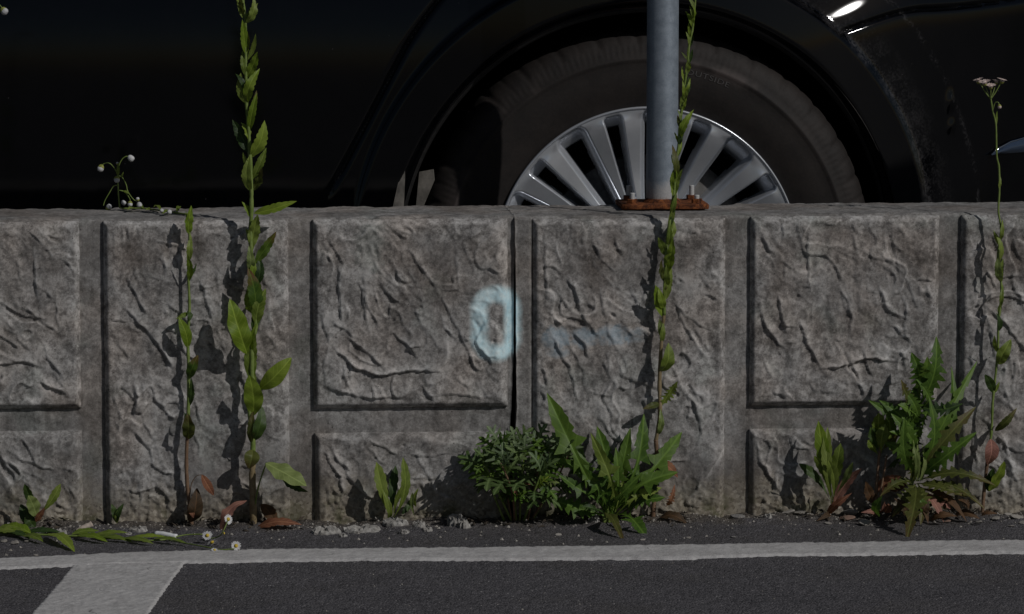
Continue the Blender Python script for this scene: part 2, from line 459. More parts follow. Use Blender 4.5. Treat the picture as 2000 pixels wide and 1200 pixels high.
bl0, bl1 = atg(143, 1106), atg(60, 1202)
br0, br1 = atg(363, 1099), atg(288, 1202)
vs = np.linspace(0, 3.2, 330); us = np.linspace(0, 1, 60)
VV, UU = np.meshgrid(vs, us, indexing='ij')
LX = bl0.x + (bl1.x - bl0.x) * VV + 0.003 * gnoise(VV * 60, 0 * VV, 25); LY = bl0.y + (bl1.y - bl0.y) * VV
RX = br0.x + (br1.x - br0.x) * VV + 0.003 * gnoise(VV * 60, 0 * VV + 5, 26); RY = br0.y + (br1.y - br0.y) * VV
BX, BY = LX + (RX - LX) * UU, LY + (RY - LY) * UU
BZ = road_z(BX, BY) * 0.85 + 0.0026
BZ[:, 0] -= 0.004; BZ[:, -1] -= 0.004
V2 = np.stack([BX.ravel(), BY.ravel(), BZ.ravel()], 1)
F2 = grid_faces(len(vs), len(us)) + len(V1)
F1r = F1[:, ::-1]
tag(obj('road_marking', mesh_np('road_marking', np.vstack([V1, V2]), np.vstack([F1r, F2[:, ::-1]])), M['line']), kind='structure')

# ------------------------------------------------------------------ the precast wall: two units, rock-faced panels as parts
GROOVE = 0.0112                       # depth of the flat channels behind the panel faces
WALL_T = 0.205
ZTOP = at(1000, 424).z
def wx(px, py=620): return at(px, py).x
SKEW = 6.0                            # a hair of lean of the joints
def relief(X, Z, x0, x1, z0, z1, creases, seed, amp=1.0):
    # diagonal hewn texture
    u, v = (X + Z) * 0.7071, (X - Z) * 0.7071
    wxn = 0.012 * gnoise(X * 26, Z * 26, seed + 1); wzn = 0.012 * gnoise(X * 26, Z * 26, seed + 2)
    # stringy wrinkles: zero lines of stretched noise, each a small ledge with a raised lip
    th = 1.05 + 0.24 * gnoise(X * 5, Z * 5, seed + 21)
    ca_, sa_ = np.cos(th), np.sin(th)
    al_ = X * ca_ - Z * sa_; ac_ = X * sa_ + Z * ca_                   # along / across (down-right is along)
    def wrinkle(fa, fc, sd_, ww):
        nn = gnoise(al_ * fa + 0.9 * gnoise(X * 20, Z * 20, sd_ + 1), ac_ * fc + 0.9 * gnoise(X * 20 + 9, Z * 20, sd_ + 2), sd_)
        pres = sstep(-0.05, 0.3, gnoise(X * 14, Z * 14, sd_ + 3))
        lip = np.exp(-(np.maximum(nn, 0) / (ww * 2.2)) ** 1.3) * (nn > 0) + np.exp(-(np.minimum(nn, 0) / (ww * 0.45)) ** 2) * (nn <= 0)
        return lip * pres, np.tanh(nn / ww) * pres
    lipA, stA = wrinkle(8.0, 27.0, seed + 200, 0.085)
    lipB, stB = wrinkle(16.0, 55.0, seed + 210, 0.13)
    r1 = 1 - 2 * np.abs(gnoise((u + wxn) * 38, (v + wzn) * 15, seed + 3))
    r2 = 1 - 2 * np.abs(gnoise((u + wxn) * 85, (v + wzn) * 48, seed + 4))
    r3 = 1 - 2 * np.abs(gnoise((X + wxn) * 150, (Z + wzn) * 140, seed + 9))
    mask = sstep(-0.5, 0.5, gnoise(X * 11, Z * 11, seed + 6))
    crest_pale = 0.65 * lipA ** 1.5 + 0.35 * lipB ** 1.5  # how much paler each wrinkle lip gets
    h = 0.0034 * fbm(X * 18, Z * 13, seed + 5, 4) + 0.0024 * lipA + 0.0010 * stA + 0.0008 * lipB + 0.0003 * stB + mask * (0.0006 * r1 + 0.0003 * r2) + 0.0002 * r3 * (0.4 + 0.6 * sstep(-0.3, 0.5, gnoise(X * 17, Z * 17, seed + 10)))
    h += 0.0004 * fbm(X * 130, Z * 130, seed + 7, 3) + 0.00028 * gnoise(X * 420, Z * 420, seed + 8)
    for A, pts in creases:
        A = A * 0.00125
        # resample and warp the traced line a little
        P = np.array(pts, dtype=float)
        wr = 0.0022
        Xw = X + wr * gnoise(X * 70, Z * 70, seed + 31); Zw = Z + wr * gnoise(X * 70, Z * 70, seed + 32)
        bx0, bx1 = P[:, 0].min() - 0.05, P[:, 0].max() + 0.05
        bz0, bz1 = P[:, 1].min() - 0.05, P[:, 1].max() + 0.05
        sel = (X > bx0) & (X < bx1) & (Z > bz0) & (Z < bz1)
        if not sel.any(): continue
        xs_, zs_ = Xw[sel], Zw[sel]
        seg = P[1:] - P[:-1]
        ln = np.hypot(seg[:, 0], seg[:, 1])
        cum = np.concatenate([[0], np.cumsum(ln)])
        best = np.full(xs_.shape, 1e9); sd = np.zeros_like(best); al = np.zeros_like(best)
        for i in range(len(seg)):
            tx, tz = seg[i] / ln[i]
            nx, nz = -tz, tx
            if nx * 0.55 + nz * 0.83 < 0: nx, nz = -nx, -nz
            rx, rz = xs_ - P[i, 0], zs_ - P[i, 1]
            t = np.clip(rx * tx + rz * tz, 0, ln[i])
            ex, ez = rx - tx * t, rz - tz * t
            d = np.hypot(ex, ez)
            m = d < best
            best = np.where(m, d, best)
            sgn = np.sign(rx * nx + rz * nz)
            sd = np.where(m, sgn * d, sd); al = np.where(m, cum[i] + t, al)
        L = cum[-1]
        taper = np.clip(np.minimum(al, L - al) / (0.22 * L) + 0.12, 0, 1)
        t = 0.5 + 0.5 * np.tanh(sd / 0.0007)
        var = 0.8 + 0.5 * gnoise(xs_ * 45, zs_ * 45, seed + 40)
        kd = min(1.0, max(0.30, L / 0.06))
        f = t * np.exp(-np.maximum(sd, 0) / (0.0125 * kd)) - (1 - t) * 0.35 * np.exp(np.minimum(sd, 0) / (0.012 * kd))
        crest_pale[sel] += np.abs(A) * 420 * t * np.exp(-np.maximum(sd, 0) / 0.0045) * taper * var
        h[sel] += A * f * taper * var
    # pits
    rnd = random.Random(seed)
    for i in range(int(16 * (x1 - x0) * (z1 - z0) / 0.08)):
        cx, cz = rnd.uniform(x0, x1), rnd.uniform(z0, z1)
        r = rnd.uniform(0.0012, 0.0034)
        sel = (np.abs(X - cx) < r * 2) & (np.abs(Z - cz) < r * 2)
        d = np.hypot(X[sel] - cx, (Z[sel] - cz) * rnd.uniform(0.8, 1.6)) / r
        h[sel] -= 0.003 * np.exp(-d ** 2 * 1.4)
    # crumbled, coarse foot
    ft = sstep(0.075, 0.02, Z + 0.03 * gnoise(X * 12, Z * 8, seed + 50))
    h += ft * (0.0022 * fbm(X * 75, Z * 75, seed + 51, 3) + 0.0016 * np.abs(gnoise(X * 190, Z * 190, seed + 52)))
    return h * amp, np.clip(crest_pale, 0, 1)
def small_ledges(px0, px1, pt, pb, seed):
    r = random.Random(seed * 3 + 1); out = []
    for i in range(int((px1 - px0) * (pb - pt) / 16000)):
        x, y = r.uniform(px0 + 14, px1 - 45), r.uniform(pt + 14, pb - 60)
        a = r.gauss(1.05, 0.40)
        if r.random() < 0.22: a = r.uniform(-0.25, 0.35)
        pts = [(x, y)]
        sl = r.uniform(14, 28)
        for k in range(r.randint(2, 4)):
            x += sl * math.cos(a); y += sl * math.sin(a); a += r.uniform(-0.5, 0.5); pts.append((x, y))
        out.append((r.uniform(1.1, 2.9), pts))
    n = int((px1 - px0) * (pb - pt) / 9000)
    for i in range(n):
        x, y = r.uniform(px0 + 8, px1 - 20), r.uniform(pt + 8, pb - 16)
        a = r.gauss(0.95, 0.45)
        if r.random() < 0.18: a = r.uniform(-0.3, 0.3)
        if r.random() < 0.08: a = r.uniform(1.8, 2.4)
        pts = [(x, y)]
        sl = r.uniform(7, 17)
        for k in range(r.randint(2, 4)):
            x += sl * math.cos(a); y += sl * math.sin(a); a += r.uniform(-0.55, 0.55); pts.append((x, y))
        out.append((r.choice((0.5, 0.7, 0.9, 1.2, 1.7)), pts))
    return out
def panel(parent, px0, px1, pt, pb, creases, seed, step=0.0019, front=0.0, label=None):
    """px0..px1 across, pt (top) .. pb (bottom) in photo pixels on the wall face"""
    pm = (px0 + px1) / 2
    x0, x1 = wx(px0), wx(px1)
    zt = min(at(pm, pt).z, ZTOP - 0.003)
    zb = at(pm, pb).z if pb is not None else -0.03
    nx, nz = max(8, int((x1 - x0) / step)), max(8, int((zt - zb) / step))
    X, Z = np.meshgrid(np.linspace(x0, x1, nx), np.linspace(zb, zt, nz), indexing='ij')
    creases = creases + small_ledges(px0, px1, pt, pb if pb is not None else 1015, seed)
    cr = [(A, [(lambda p: (p.x, p.z))(at(a, b_)) for a, b_ in pts]) for A, pts in creases]
    e = np.minimum.reduce([X - x0, x1 - X, zt - Z] + ([Z - zb] if pb is not None else []))
    e = e + 0.0007 * gnoise(X * 55, Z * 55, seed + 60) * sstep(0.0, 0.002, e)
    h, crest_pale = relief(X, Z, x0, x1, zb, zt, cr, seed)
    inner = sstep(0.006, 0.045, e + 0.018 * gnoise(X * 22, Z * 22, seed + 70))
    Y = front - h * sstep(0.005, 0.018, e)
    Y = Y + 0.0072 * (1 - np.clip(e / 0.0068, 0, 1)) ** 1.05
    XX, ZZ = X.copy(), Z.copy()
    # uneven arrises
    wob = 0.0009 * gnoise(Z * 60, X * 0 + px0, seed + 61) + 0.0007 * gnoise(Z * 18, X * 0 + px0, seed + 62)
    wobx = 0.0011 * gnoise(X * 60, Z * 0 + px1, seed + 63)
    edge = 1 - sstep(0.0, 0.004, e)
    XX += edge * wob; ZZ += edge * wobx
    V = np.stack([XX.ravel(), Y.ravel(), ZZ.ravel()], 1)
    Fq = grid_faces(nx, nz)
    # skirt back into the channel
    idx = np.arange(nx * nz).reshape(nx, nz)
    loop = np.concatenate([idx[:-1, 0], idx[-1, :-1], idx[:0:-1, -1], idx[0, :0:-1]])
    back = V[loop].copy(); back[:, 1] = GROOVE + 0.008
    nb = len(V) + np.arange(len(loop))
    Fs = np.stack([loop, np.roll(loop, -1), np.roll(nb, -1), nb], 1)
    me = mesh_np('panel', np.vstack([V, back]), np.vstack([Fq, Fs[:, ::-1]]))
    ca = me.color_attributes.new('crest_pale', 'FLOAT_COLOR', 'POINT')
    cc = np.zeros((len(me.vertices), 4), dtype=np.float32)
    cc[:nx * nz, 0] = crest_pale.ravel(); cc[:nx * nz, 1] = inner.ravel(); cc[:, 3] = 1
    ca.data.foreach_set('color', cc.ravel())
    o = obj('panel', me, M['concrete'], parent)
    if label: o['label'] = label
    return o
def wall_core(parent, xa, xb, end_left=None, end_right=None, strip=None):
    nxn = int((xb - xa) / 0.0035)
    xs = np.linspace(xa, xb, nxn)
    prof = []                                           # (y, z, which)
    for z in np.arange(-0.06, ZTOP - 0.008, 0.0045): prof.append((GROOVE, z))
    rad = 0.006
    for a in np.linspace(0, math.pi / 2, 6): prof.append((GROOVE + rad - rad * math.cos(a), ZTOP - rad + rad * math.sin(a)))
    for y in np.arange(GROOVE + rad + 0.005, WALL_T - 0.008, 0.006): prof.append((y, ZTOP))
    for a in np.linspace(0, math.pi / 2, 5): prof.append((WALL_T - rad + rad * math.sin(a), ZTOP - rad + rad * math.cos(a)))
    for z in np.linspace(ZTOP - 0.03, -0.06, 10): prof.append((WALL_T, z))
    prof = np.array(prof)
    X, K = np.meshgrid(xs, np.arange(len(prof)), indexing='ij')
    Y, Z = prof[:, 0][K], prof[:, 1][K]
    frontm = (Y < GROOVE + 0.004)
    topm = sstep(ZTOP - 0.012, ZTOP - 0.002, Z)
    Y = Y - np.where(frontm, 0.0007 * fbm(X * 40, Z * 22, 71, 3) + 0.0003 * gnoise(X * 240, Z * 240, 72), 0)
    Z = Z + topm * (0.0011 * fbm(X * 9, Y * 25, 73, 4) + 0.0008 * fbm(X * 60, Y * 110, 74, 3) + 0.0004 * gnoise(X * 260, Y * 300, 75))
    # chipped front and back arris
    chip = np.clip(gnoise(X * 26, Y * 0 + 3.3, 76) - 0.28, 0, 1) * 0.010 * topm * np.where(Y < 0.03, 1, 0)
    Z = Z - chip
    chipb = (np.clip(gnoise(X * 12, Y * 0 + 9.3, 77) - 0.2, 0, 1) * 0.008 + 0.0012 * gnoise(X * 45, Y * 0, 78)) * topm * sstep(WALL_T - 0.03, WALL_T - 0.004, Y)
    Z = Z - chipb
    if strip is not None:                               # slightly proud margin beside the joint
        m = sstep(strip[0] - 0.001, strip[0] + 0.002, X) * sstep(strip[1] + 0.001, strip[1] - 0.002, X)
        Y = Y - np.where(frontm, 0.0062 * m, 0)
    if end_right is not None: X = X + sstep(xb - 0.012, xb, X) * end_right(Z)
    if end_left is not None: X = X + sstep(xa + 0.012, xa, X) * end_left(Z)
    V = np.stack([X.ravel(), Y.ravel(), Z.ravel()], 1)
    m = len(prof)
    Fq = grid_faces(nxn, m)
    # end caps as fans towards a middle point
    caps = []
    base = len(V)
    ext = []
    for side, i in ((0, 0), (1, nxn - 1)):
        c = V[i * m:(i + 1) * m].mean(0); ext.append(c)
        ring = i * m + np.arange(m)
        nxt = np.roll(ring, -1)
        t = np.stack([ring, nxt, np.full(m, base + side), np.full(m, base + side)], 1)
        caps.append(t if side == 0 else t[:, ::-1])
    me = bpy.data.meshes.new('wall_body')
    V = np.vstack([V, np.array(ext)])
    faces = [tuple(f) for f in Fq[:, ::-1].tolist()] + [tuple(dict.fromkeys(f)) for cpt in caps for f in cpt.tolist()]
    me.from_pydata(V.tolist(), [], faces)
    me.polygons.foreach_set('use_smooth', [True] * len(me.polygons))
    me.update()
    return obj('wall_body', me, M['concrete_cast'], parent)

wall_a = empty('concrete_wall', (0, 0, 0), 'rock-faced precast concrete wall unit left of the open vertical joint', 'wall', 'precast units of the low wall')
wall_b = empty('concrete_wall', (0, 0, 0), 'rock-faced precast concrete wall unit right of the joint, carrying the steel pole', 'wall', 'precast units of the low wall')
def jz(py): return at(1005, py).z
def gap_right(z): return np.interp(z, [0, jz(860), jz(800), jz(700), jz(560), jz(480), ZTOP], np.array([-9, -9, -5, -1.0, -0.5, 1.5, 2.0]) * PX) + 0.0008 * gnoise(z * 60, z * 0, 88)
def gap_left(z): return np.interp(z, [0, jz(860), jz(800), jz(700), jz(560), jz(480), ZTOP], np.array([-2, -2, 1, 0.0, -0.5, -2.0, -3]) * PX) + 0.0008 * gnoise(z * 60, z * 0, 89)
wall_core(wall_a, wx(-1120), wx(1005), end_right=gap_right)
wall_core(wall_b, wx(1009), wx(3150), end_left=gap_left, strip=(wx(1004), wx(1040)))

def rand_creases(px0, px1, pt, pb, seed, n):
    r = random.Random(seed); out = []
    for i in range(n):
        x, y = r.uniform(px0 + 20, px1 - 60), r.uniform(pt + 20, pb - 80)
        pts = [(x, y)]
        a = r.uniform(0.5, 1.4)
        for k in range(r.randint(2, 3)):
            x += 32 * math.cos(a); y += 32 * math.sin(a); a += r.uniform(-0.4, 0.4); pts.append((x, y))
        out.append((r.uniform(0.9, 2.6), pts))
    return out
cA = [(3.6, [(-30, 716), (11, 711), (37, 706), (75, 716), (84, 720)]), (3.4, [(76, 748), (100, 757), (130, 772)]), (1.8, [(14, 768), (45, 762), (70, 751)]),
      (2.4, [(40, 596), (69, 619), (114, 650)]), (2.2, [(62, 470), (68, 510), (69, 549), (78, 600)]), (2.2, [(80, 563), (106, 585), (116, 648)]),
      (2.2, [(84, 665), (92, 699), (125, 744)]), (2.0, [(-30, 585), (0, 592), (22, 606)]), (1.6, [(32, 506), (40, 555)]), (2.0, [(52, 446), (86, 482)]),
      (1.8, [(5, 640), (30, 655), (60, 690)]), (1.5, [(-80, 480), (-20, 530), (0, 560)])] + rand_creases(-215, 0, 430, 800, 4, 8)
cA2 = [(2.2, [(30, 893), (78, 912), (118, 921)]), (1.4, [(10, 880), (40, 893)])] + rand_creases(-215, 150, 850, 1020, 5, 6)
cB = [(4.2, [(243, 602), (283, 643), (307, 672), (336, 719), (342, 735)]), (3.6, [(252, 556), (267, 580), (284, 612)]), (1.4, [(243, 538), (258, 562)]),
      (2.3, [(309, 502), (326, 524)]), (1.6, [(303, 480), (322, 512), (324, 550)]), (2.4, [(226, 667), (254, 705)]), (2.0, [(325, 452), (340, 490)]),
      (1.5, [(412, 458), (445, 460), (472, 466)]), (1.3, [(377, 566), (405, 562), (432, 556)]), (2.4, [(220, 771), (226, 795), (241, 824)]),
      (2.8, [(262, 847), (292, 878), (298, 906)]), (2.0, [(239, 753), (270, 790)]), (1.6, [(288, 716), (295, 742)]), (1.8, [(268, 933), (272, 960), (278, 994)]),
      (1.6, [(510, 845), (556, 864)]), (1.6, [(415, 730), (450, 760)]), (1.8, [(506, 520), (520, 560)]), (1.6, [(395, 850), (440, 880)]), (1.6, [(520, 650), (545, 690)])] + rand_creases(205, 560, 440, 1000, 8, 9)
cC = [(3.2, [(630, 471), (644, 510)]), (3.4, [(661, 515), (661, 568), (668, 633)]), (5.2, [(650, 678), (691, 718), (740, 735), (796, 725), (864, 726)]),
      (3.8, [(672, 655), (715, 687), (752, 722)]), (3.8, [(763, 648), (796, 676), (817, 703)]), (2.4, [(793, 485), (824, 526), (856, 573)]),
      (2.4, [(858, 570), (890, 638), (915, 690), (937, 741)]), (3.6, [(635, 757), (680, 771), (733, 779), (790, 773)]), (2.6, [(829, 775), (901, 771), (962, 779)]),
      (2.0, [(886, 735), (917, 762)]), (2.2, [(671, 713), (676, 755)]), (2.2, [(620, 594), (632, 640), (646, 675)]), (1.5, [(789, 771), (866, 743), (897, 711)]),
      (1.5, [(708, 533), (712, 570)]), (1.6, [(806, 610), (850, 624)]), (1.6, [(630, 690), (636, 765)]), (1.4, [(888, 490), (895, 560)]), (1.5, [(905, 480), (930, 540)])] + rand_creases(640, 960, 440, 760, 12, 7)
cC2 = [(4.2, [(630, 882), (664, 934), (668, 972)]), (3.2, [(672, 928), (716, 968), (745, 985)]), (2.6, [(718, 858), (778, 890)]), (2.0, [(790, 889), (837, 892), (884, 884)]),
       (2.0, [(716, 872), (744, 904)]), (2.4, [(794, 936), (853, 934)]), (1.8, [(640, 860), (700, 862)])] + rand_creases(620, 960, 850, 1000, 14, 5)
cD = [(4.2, [(1101, 542), (1124, 568), (1130, 598), (1146, 639)]), (4.0, [(1069, 608), (1096, 634), (1112, 622)]), (3.6, [(1116, 650), (1139, 670), (1149, 703)]),
      (3.6, [(1078, 659), (1097, 697), (1117, 726)]), (2.4, [(1171, 557), (1176, 585), (1180, 612)]), (2.0, [(1048, 683), (1060, 702)]), (2.2, [(1183, 686), (1190, 729)]),
      (2.2, [(1064, 455), (1064, 529), (1068, 556), (1064, 606)]), (2.2, [(1201, 686), (1212, 730)]), (2.6, [(1104, 704), (1116, 737), (1128, 790)]), (2.2, [(1174, 698), (1190, 737), (1208, 767)]),
      (1.8, [(1150, 765), (1190, 774)]), (1.8, [(1342, 755), (1369, 790)]), (-2.4, [(1391, 806), (1419, 867), (1400, 900), (1376, 937)]), (0.9, [(1100, 443), (1214, 441), (1290, 444), (1340, 441)]),
      (0.9, [(1226, 472), (1264, 466)]), (0.9, [(1336, 457), (1404, 451)]), (1.8, [(1355, 640), (1385, 690)]), (1.6, [(1230, 560), (1250, 610)]), (1.6, [(1360, 530), (1390, 570)])] + rand_creases(1060, 1400, 470, 980, 17, 10)
cE = [(2.6, [(1486, 461), (1505, 496)]), (2.4, [(1527, 436), (1529, 468)]), (2.8, [(1578, 450), (1576, 505), (1582, 577)]), (3.8, [(1518, 573), (1526, 610), (1535, 662)]),
      (3.6, [(1484, 604), (1496, 641), (1532, 685)]), (3.8, [(1560, 622), (1576, 673), (1602, 717)]), (5.0, [(1600, 722), (1650, 715), (1692, 699), (1752, 707)]),
      (2.4, [(1490, 702), (1504, 738)]), (2.8, [(1719, 562), (1734, 606), (1785, 632)]), (2.0, [(1768, 538), (1791, 605)]), (1.8, [(1743, 468), (1756, 535)]),
      (2.2, [(1736, 629), (1788, 678)]), (2.4, [(1725, 753), (1760, 746)]), (1.3, [(1576, 766), (1692, 767)]), (1.8, [(1755, 445), (1770, 468)]), (1.6, [(1531, 520), (1533, 552)]),
      (1.6, [(1664, 456), (1675, 500)]), (1.7, [(1640, 575), (1660, 620)]), (1.5, [(1700, 660), (1720, 690)])] + rand_creases(1600, 1800, 440, 690, 21, 7)
cE2 = [(3.4, [(1470, 841), (1485, 902), (1529, 971)]), (1.8, [(1560, 860), (1610, 880)])] + rand_creases(1480, 1800, 850, 980, 23, 6)
cF = [(4.2, [(1929, 602), (1961, 632), (2000, 681), (2060, 730)]), (3.4, [(1925, 528), (1948, 567)]), (2.2, [(1960, 760), (1985, 820)])] + rand_creases(1890, 2250, 440, 980, 25, 22)
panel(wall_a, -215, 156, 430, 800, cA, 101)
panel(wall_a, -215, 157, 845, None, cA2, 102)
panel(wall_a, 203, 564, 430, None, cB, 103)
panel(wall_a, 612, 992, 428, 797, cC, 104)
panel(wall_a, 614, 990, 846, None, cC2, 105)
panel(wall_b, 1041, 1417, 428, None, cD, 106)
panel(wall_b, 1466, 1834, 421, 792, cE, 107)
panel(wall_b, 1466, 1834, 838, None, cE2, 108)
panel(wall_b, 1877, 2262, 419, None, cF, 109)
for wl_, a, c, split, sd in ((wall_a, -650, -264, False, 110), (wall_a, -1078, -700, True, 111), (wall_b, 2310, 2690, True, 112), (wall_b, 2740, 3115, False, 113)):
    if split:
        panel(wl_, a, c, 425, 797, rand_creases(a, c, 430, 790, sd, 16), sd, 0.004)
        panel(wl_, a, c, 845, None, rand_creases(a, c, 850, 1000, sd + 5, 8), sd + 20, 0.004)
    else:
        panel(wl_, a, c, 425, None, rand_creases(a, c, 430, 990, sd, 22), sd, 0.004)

# ------------------------------------------------------------------ steel pole on its rusty flange
def galv_material():
    b = NB('galvanised_steel')
    P = b.pos()
    z = b.new('ShaderNodeSeparateXYZ', {0: P}).outputs[2]
    n = b.noise(P, 60, 4, 0.6); nf = b.noise(P, 420, 3, 0.6)
    col = b.ramp(b.math('ADD', b.math('MULTIPLY', n, 0.6), b.math('MULTIPLY', nf, 0.4)), [(0.38, (0.25, 0.295, 0.35)), (0.62, (0.34, 0.39, 0.45))])
    zz = b.math('SUBTRACT', z, ZTOP)
    zn = b.math('ADD', zz, b.math('MULTIPLY', b.math('SUBTRACT', b.noise(P, 45, 4, 0.6), 0.5), 0.055))
    chalk = b.ramp(zn, [(0.030, 0.9), (0.045, 0.0)])
    col = b.mix(chalk, col, b.ramp(nf, [(0.3, (0.36, 0.36, 0.365)), (0.7, (0.47, 0.46, 0.45))]))
    rz = b.math('ADD', zz, b.math('MULTIPLY', b.math('SUBTRACT', nf, 0.5), 0.014))
    rust = b.ramp(rz, [(0.0105, 0.9), (0.017, 0.0)])
    col = b.mix(rust, col, (0.24, 0.105, 0.04))
    met = b.math('MULTIPLY', b.math('SUBTRACT', 1.0, b.math('MAXIMUM', chalk, rust)), 0.5)
    b.princ(col, b.ramp(n, [(0.3, 0.42), (0.7, 0.58)]), met, 0.5, normal=b.bump(nf, 0.25, 0.0006))
    return b.m
def rust_material():
    b = NB('rusted_steel')
    P = b.pos()
    n = b.noise(P, 90, 5, 0.65, 0.4); nf = b.noise(P, 700, 3, 0.6)
    col = b.ramp(b.math('ADD', b.math('MULTIPLY', n, 0.65), b.math('MULTIPLY', nf, 0.35)), [(0.40, (0.030, 0.012, 0.007)), (0.49, (0.13, 0.040, 0.014)), (0.62, (0.33, 0.115, 0.036))])
    b.princ(col, 0.85, 0.1, 0.3, normal=b.bump(b.math('ADD', n, nf), 0.7, 0.0012))
    return b.m
M['galv'] = galv_material()
M['rust'] = rust_material()
M['zinc'] = plain('zinc_bolt', (0.42, 0.425, 0.425), (0.56, 0.56, 0.555), 300, 0.6, 0.15)
pole_c = at(1293, 400, 0.135)
pole = empty('steel_pole', (pole_c.x, 0.135, ZTOP), 'grey galvanised steel pole bolted to the top of the wall by a rusty flange', 'pole')
R = 0.0243
V, Fs = lathe([(R, 0.004), (R, 0.03), (R, 0.3), (R, 1.0), (R, 2.0), (R, 2.19), (R, 2.1995), (R * 0.99, 2.2), (R * 0.8, 2.206), (0.0, 2.207)], 64)
V = [(x, z, y) for x, y, z in V]
obj('tube', mesh_py('tube', V, Fs), M['galv'], pole)
PT = 0.0075
bm = bmesh.new()
bmesh.ops.create_cube(bm, size=1.0)
for v in bm.verts: v.co = Vector((v.co.x * 0.134, v.co.y * 0.104, v.co.z * PT + PT / 2 + 0.0022))
bmesh.ops.subdivide_edges(bm, edges=bm.edges[:], cuts=5, use_grid_fill=True)
for v in bm.verts:
    q = v.co
    v.co += Vector((0.0012 * float(gnoise(q.y * 70 + 3, q.z * 90, 1)), 0.0010 * float(gnoise(q.x * 70, q.z * 90, 2)), 0.0008 * float(gnoise(q.x * 60, q.y * 60, 3))))
bmesh.ops.bevel(bm, geom=[e for e in bm.edges if e.calc_face_angle(0) > 1.0], offset=0.0009, segments=2, affect='EDGES')
obj('flange', from_bm('flange', bm, True), M['rust'], pole)
V, Fs = lathe([(R + 0.006, 0.009), (R + 0.0045, 0.0115), (R + 0.001, 0.0145), (R - 0.001, 0.0165)], 48)
V = [(x * (1 + 0.006 * math.sin(9 * math.atan2(x, z))), z * (1 + 0.006 * math.sin(7 * math.atan2(x, z))), y) for x, y, z in V]
obj('weld', mesh_py('weld', V, Fs), M['rust'], pole)
for (px, ptop, dy) in ((1228, 362, 0.034), (1235, 377, -0.034), (1351, 362, 0.034), (1361, 381, -0.034)):
    top = at(px, ptop, 0.135 + dy)
    lx_ = top.x - pole_c.x
    hb = max(0.02, top.z - ZTOP)
    prof = [(0.0, hb)]
    z = hb
    k = 0
    prof.append((0.0036, hb)); z -= 0.0008
    while z > 0.008:
        prof.append((0.0042 if k % 2 == 0 else 0.0037, z)); z -= 0.0009; k += 1
    V, Fs = lathe([(r, y) for r, y in prof], 16)
    bo = obj('bolt', mesh_py('bolt', [(x, z_, y) for x, y, z_ in V], [f[::-1] for f in Fs]), M['zinc'], pole, (lx_, dy, 0))
    bm = bmesh.new()
    bmesh.ops.create_cone(bm, cap_ends=True, segments=6, radius1=0.0088, radius2=0.0086, depth=0.0075)
    bmesh.ops.bevel(bm, geom=bm.edges[:], offset=0.0006, segments=1, affect='EDGES')
    rot = random.Random(px).uniform(0, 1)
    bmesh.ops.transform(bm, matrix=Matrix.Translation((0, 0, PT + 0.0059)) @ Matrix.Rotation(rot, 4, 'Z'), verts=bm.verts)
    obj('nut', from_bm('nut', bm), M['rust'], bo)
    V, Fs = lathe([(0.0045, 0.0118), (0.0112, 0.0116), (0.0116, 0.0105), (0.0114, 0.0094)], 24)
    obj('washer', mesh_py('washer', [(x, z_, y - 0.0012) for x, y, z_ in V], Fs), M['rust'], bo)

# ------------------------------------------------------------------ the black car beyond the wall
def paint_material():
    b = NB('black_car_paint')
    P = b.pos()
    sep = b.new('ShaderNodeSeparateXYZ', {0: P})
    dx = b.math('SUBTRACT', sep.outputs[0], WH.x); dz = b.math('SUBTRACT', sep.outputs[2], WH.z)
    rr = b.math('SQRT', b.math('ADD', b.math('MULTIPLY', dx, dx), b.math('MULTIPLY', dz, dz)))
    n = b.noise(P, 30, 5, 0.65); nf = b.noise(P, 260, 4, 0.6)
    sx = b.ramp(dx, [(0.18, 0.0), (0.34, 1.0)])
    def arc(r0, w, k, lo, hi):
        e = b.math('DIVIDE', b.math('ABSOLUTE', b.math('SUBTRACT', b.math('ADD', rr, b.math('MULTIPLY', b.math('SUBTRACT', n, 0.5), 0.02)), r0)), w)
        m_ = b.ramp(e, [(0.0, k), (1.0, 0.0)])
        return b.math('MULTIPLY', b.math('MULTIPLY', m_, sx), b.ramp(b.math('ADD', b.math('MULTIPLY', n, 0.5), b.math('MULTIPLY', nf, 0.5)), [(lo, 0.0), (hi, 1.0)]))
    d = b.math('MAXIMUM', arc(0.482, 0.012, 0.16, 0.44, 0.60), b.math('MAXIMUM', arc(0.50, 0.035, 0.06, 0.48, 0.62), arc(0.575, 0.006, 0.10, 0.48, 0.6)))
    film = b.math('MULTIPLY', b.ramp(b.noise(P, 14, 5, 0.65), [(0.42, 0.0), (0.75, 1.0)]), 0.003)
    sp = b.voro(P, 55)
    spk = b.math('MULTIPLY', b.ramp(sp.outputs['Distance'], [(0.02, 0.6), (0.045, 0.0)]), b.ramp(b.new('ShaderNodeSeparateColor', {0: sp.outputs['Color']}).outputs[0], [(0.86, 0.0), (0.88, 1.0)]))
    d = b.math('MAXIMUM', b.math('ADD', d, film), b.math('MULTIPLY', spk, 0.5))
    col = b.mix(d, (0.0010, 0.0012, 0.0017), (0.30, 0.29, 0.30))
    df = b.new('ShaderNodeBsdfDiffuse', {'Color': col})
    gl = b.new('ShaderNodeBsdfAnisotropic', {'Color': (1.0, 1.0, 1.0), 'Roughness': 0.12}, distribution='BECKMANN')
    fr = b.new('ShaderNodeFresnel', {'IOR': 1.45})
    mx = b.new('ShaderNodeMixShader', {0: fr.outputs[0], 1: df.outputs[0], 2: gl.outputs[0]})
    b.l.new(mx.outputs[0], b.out.inputs['Surface'])
    return b.m
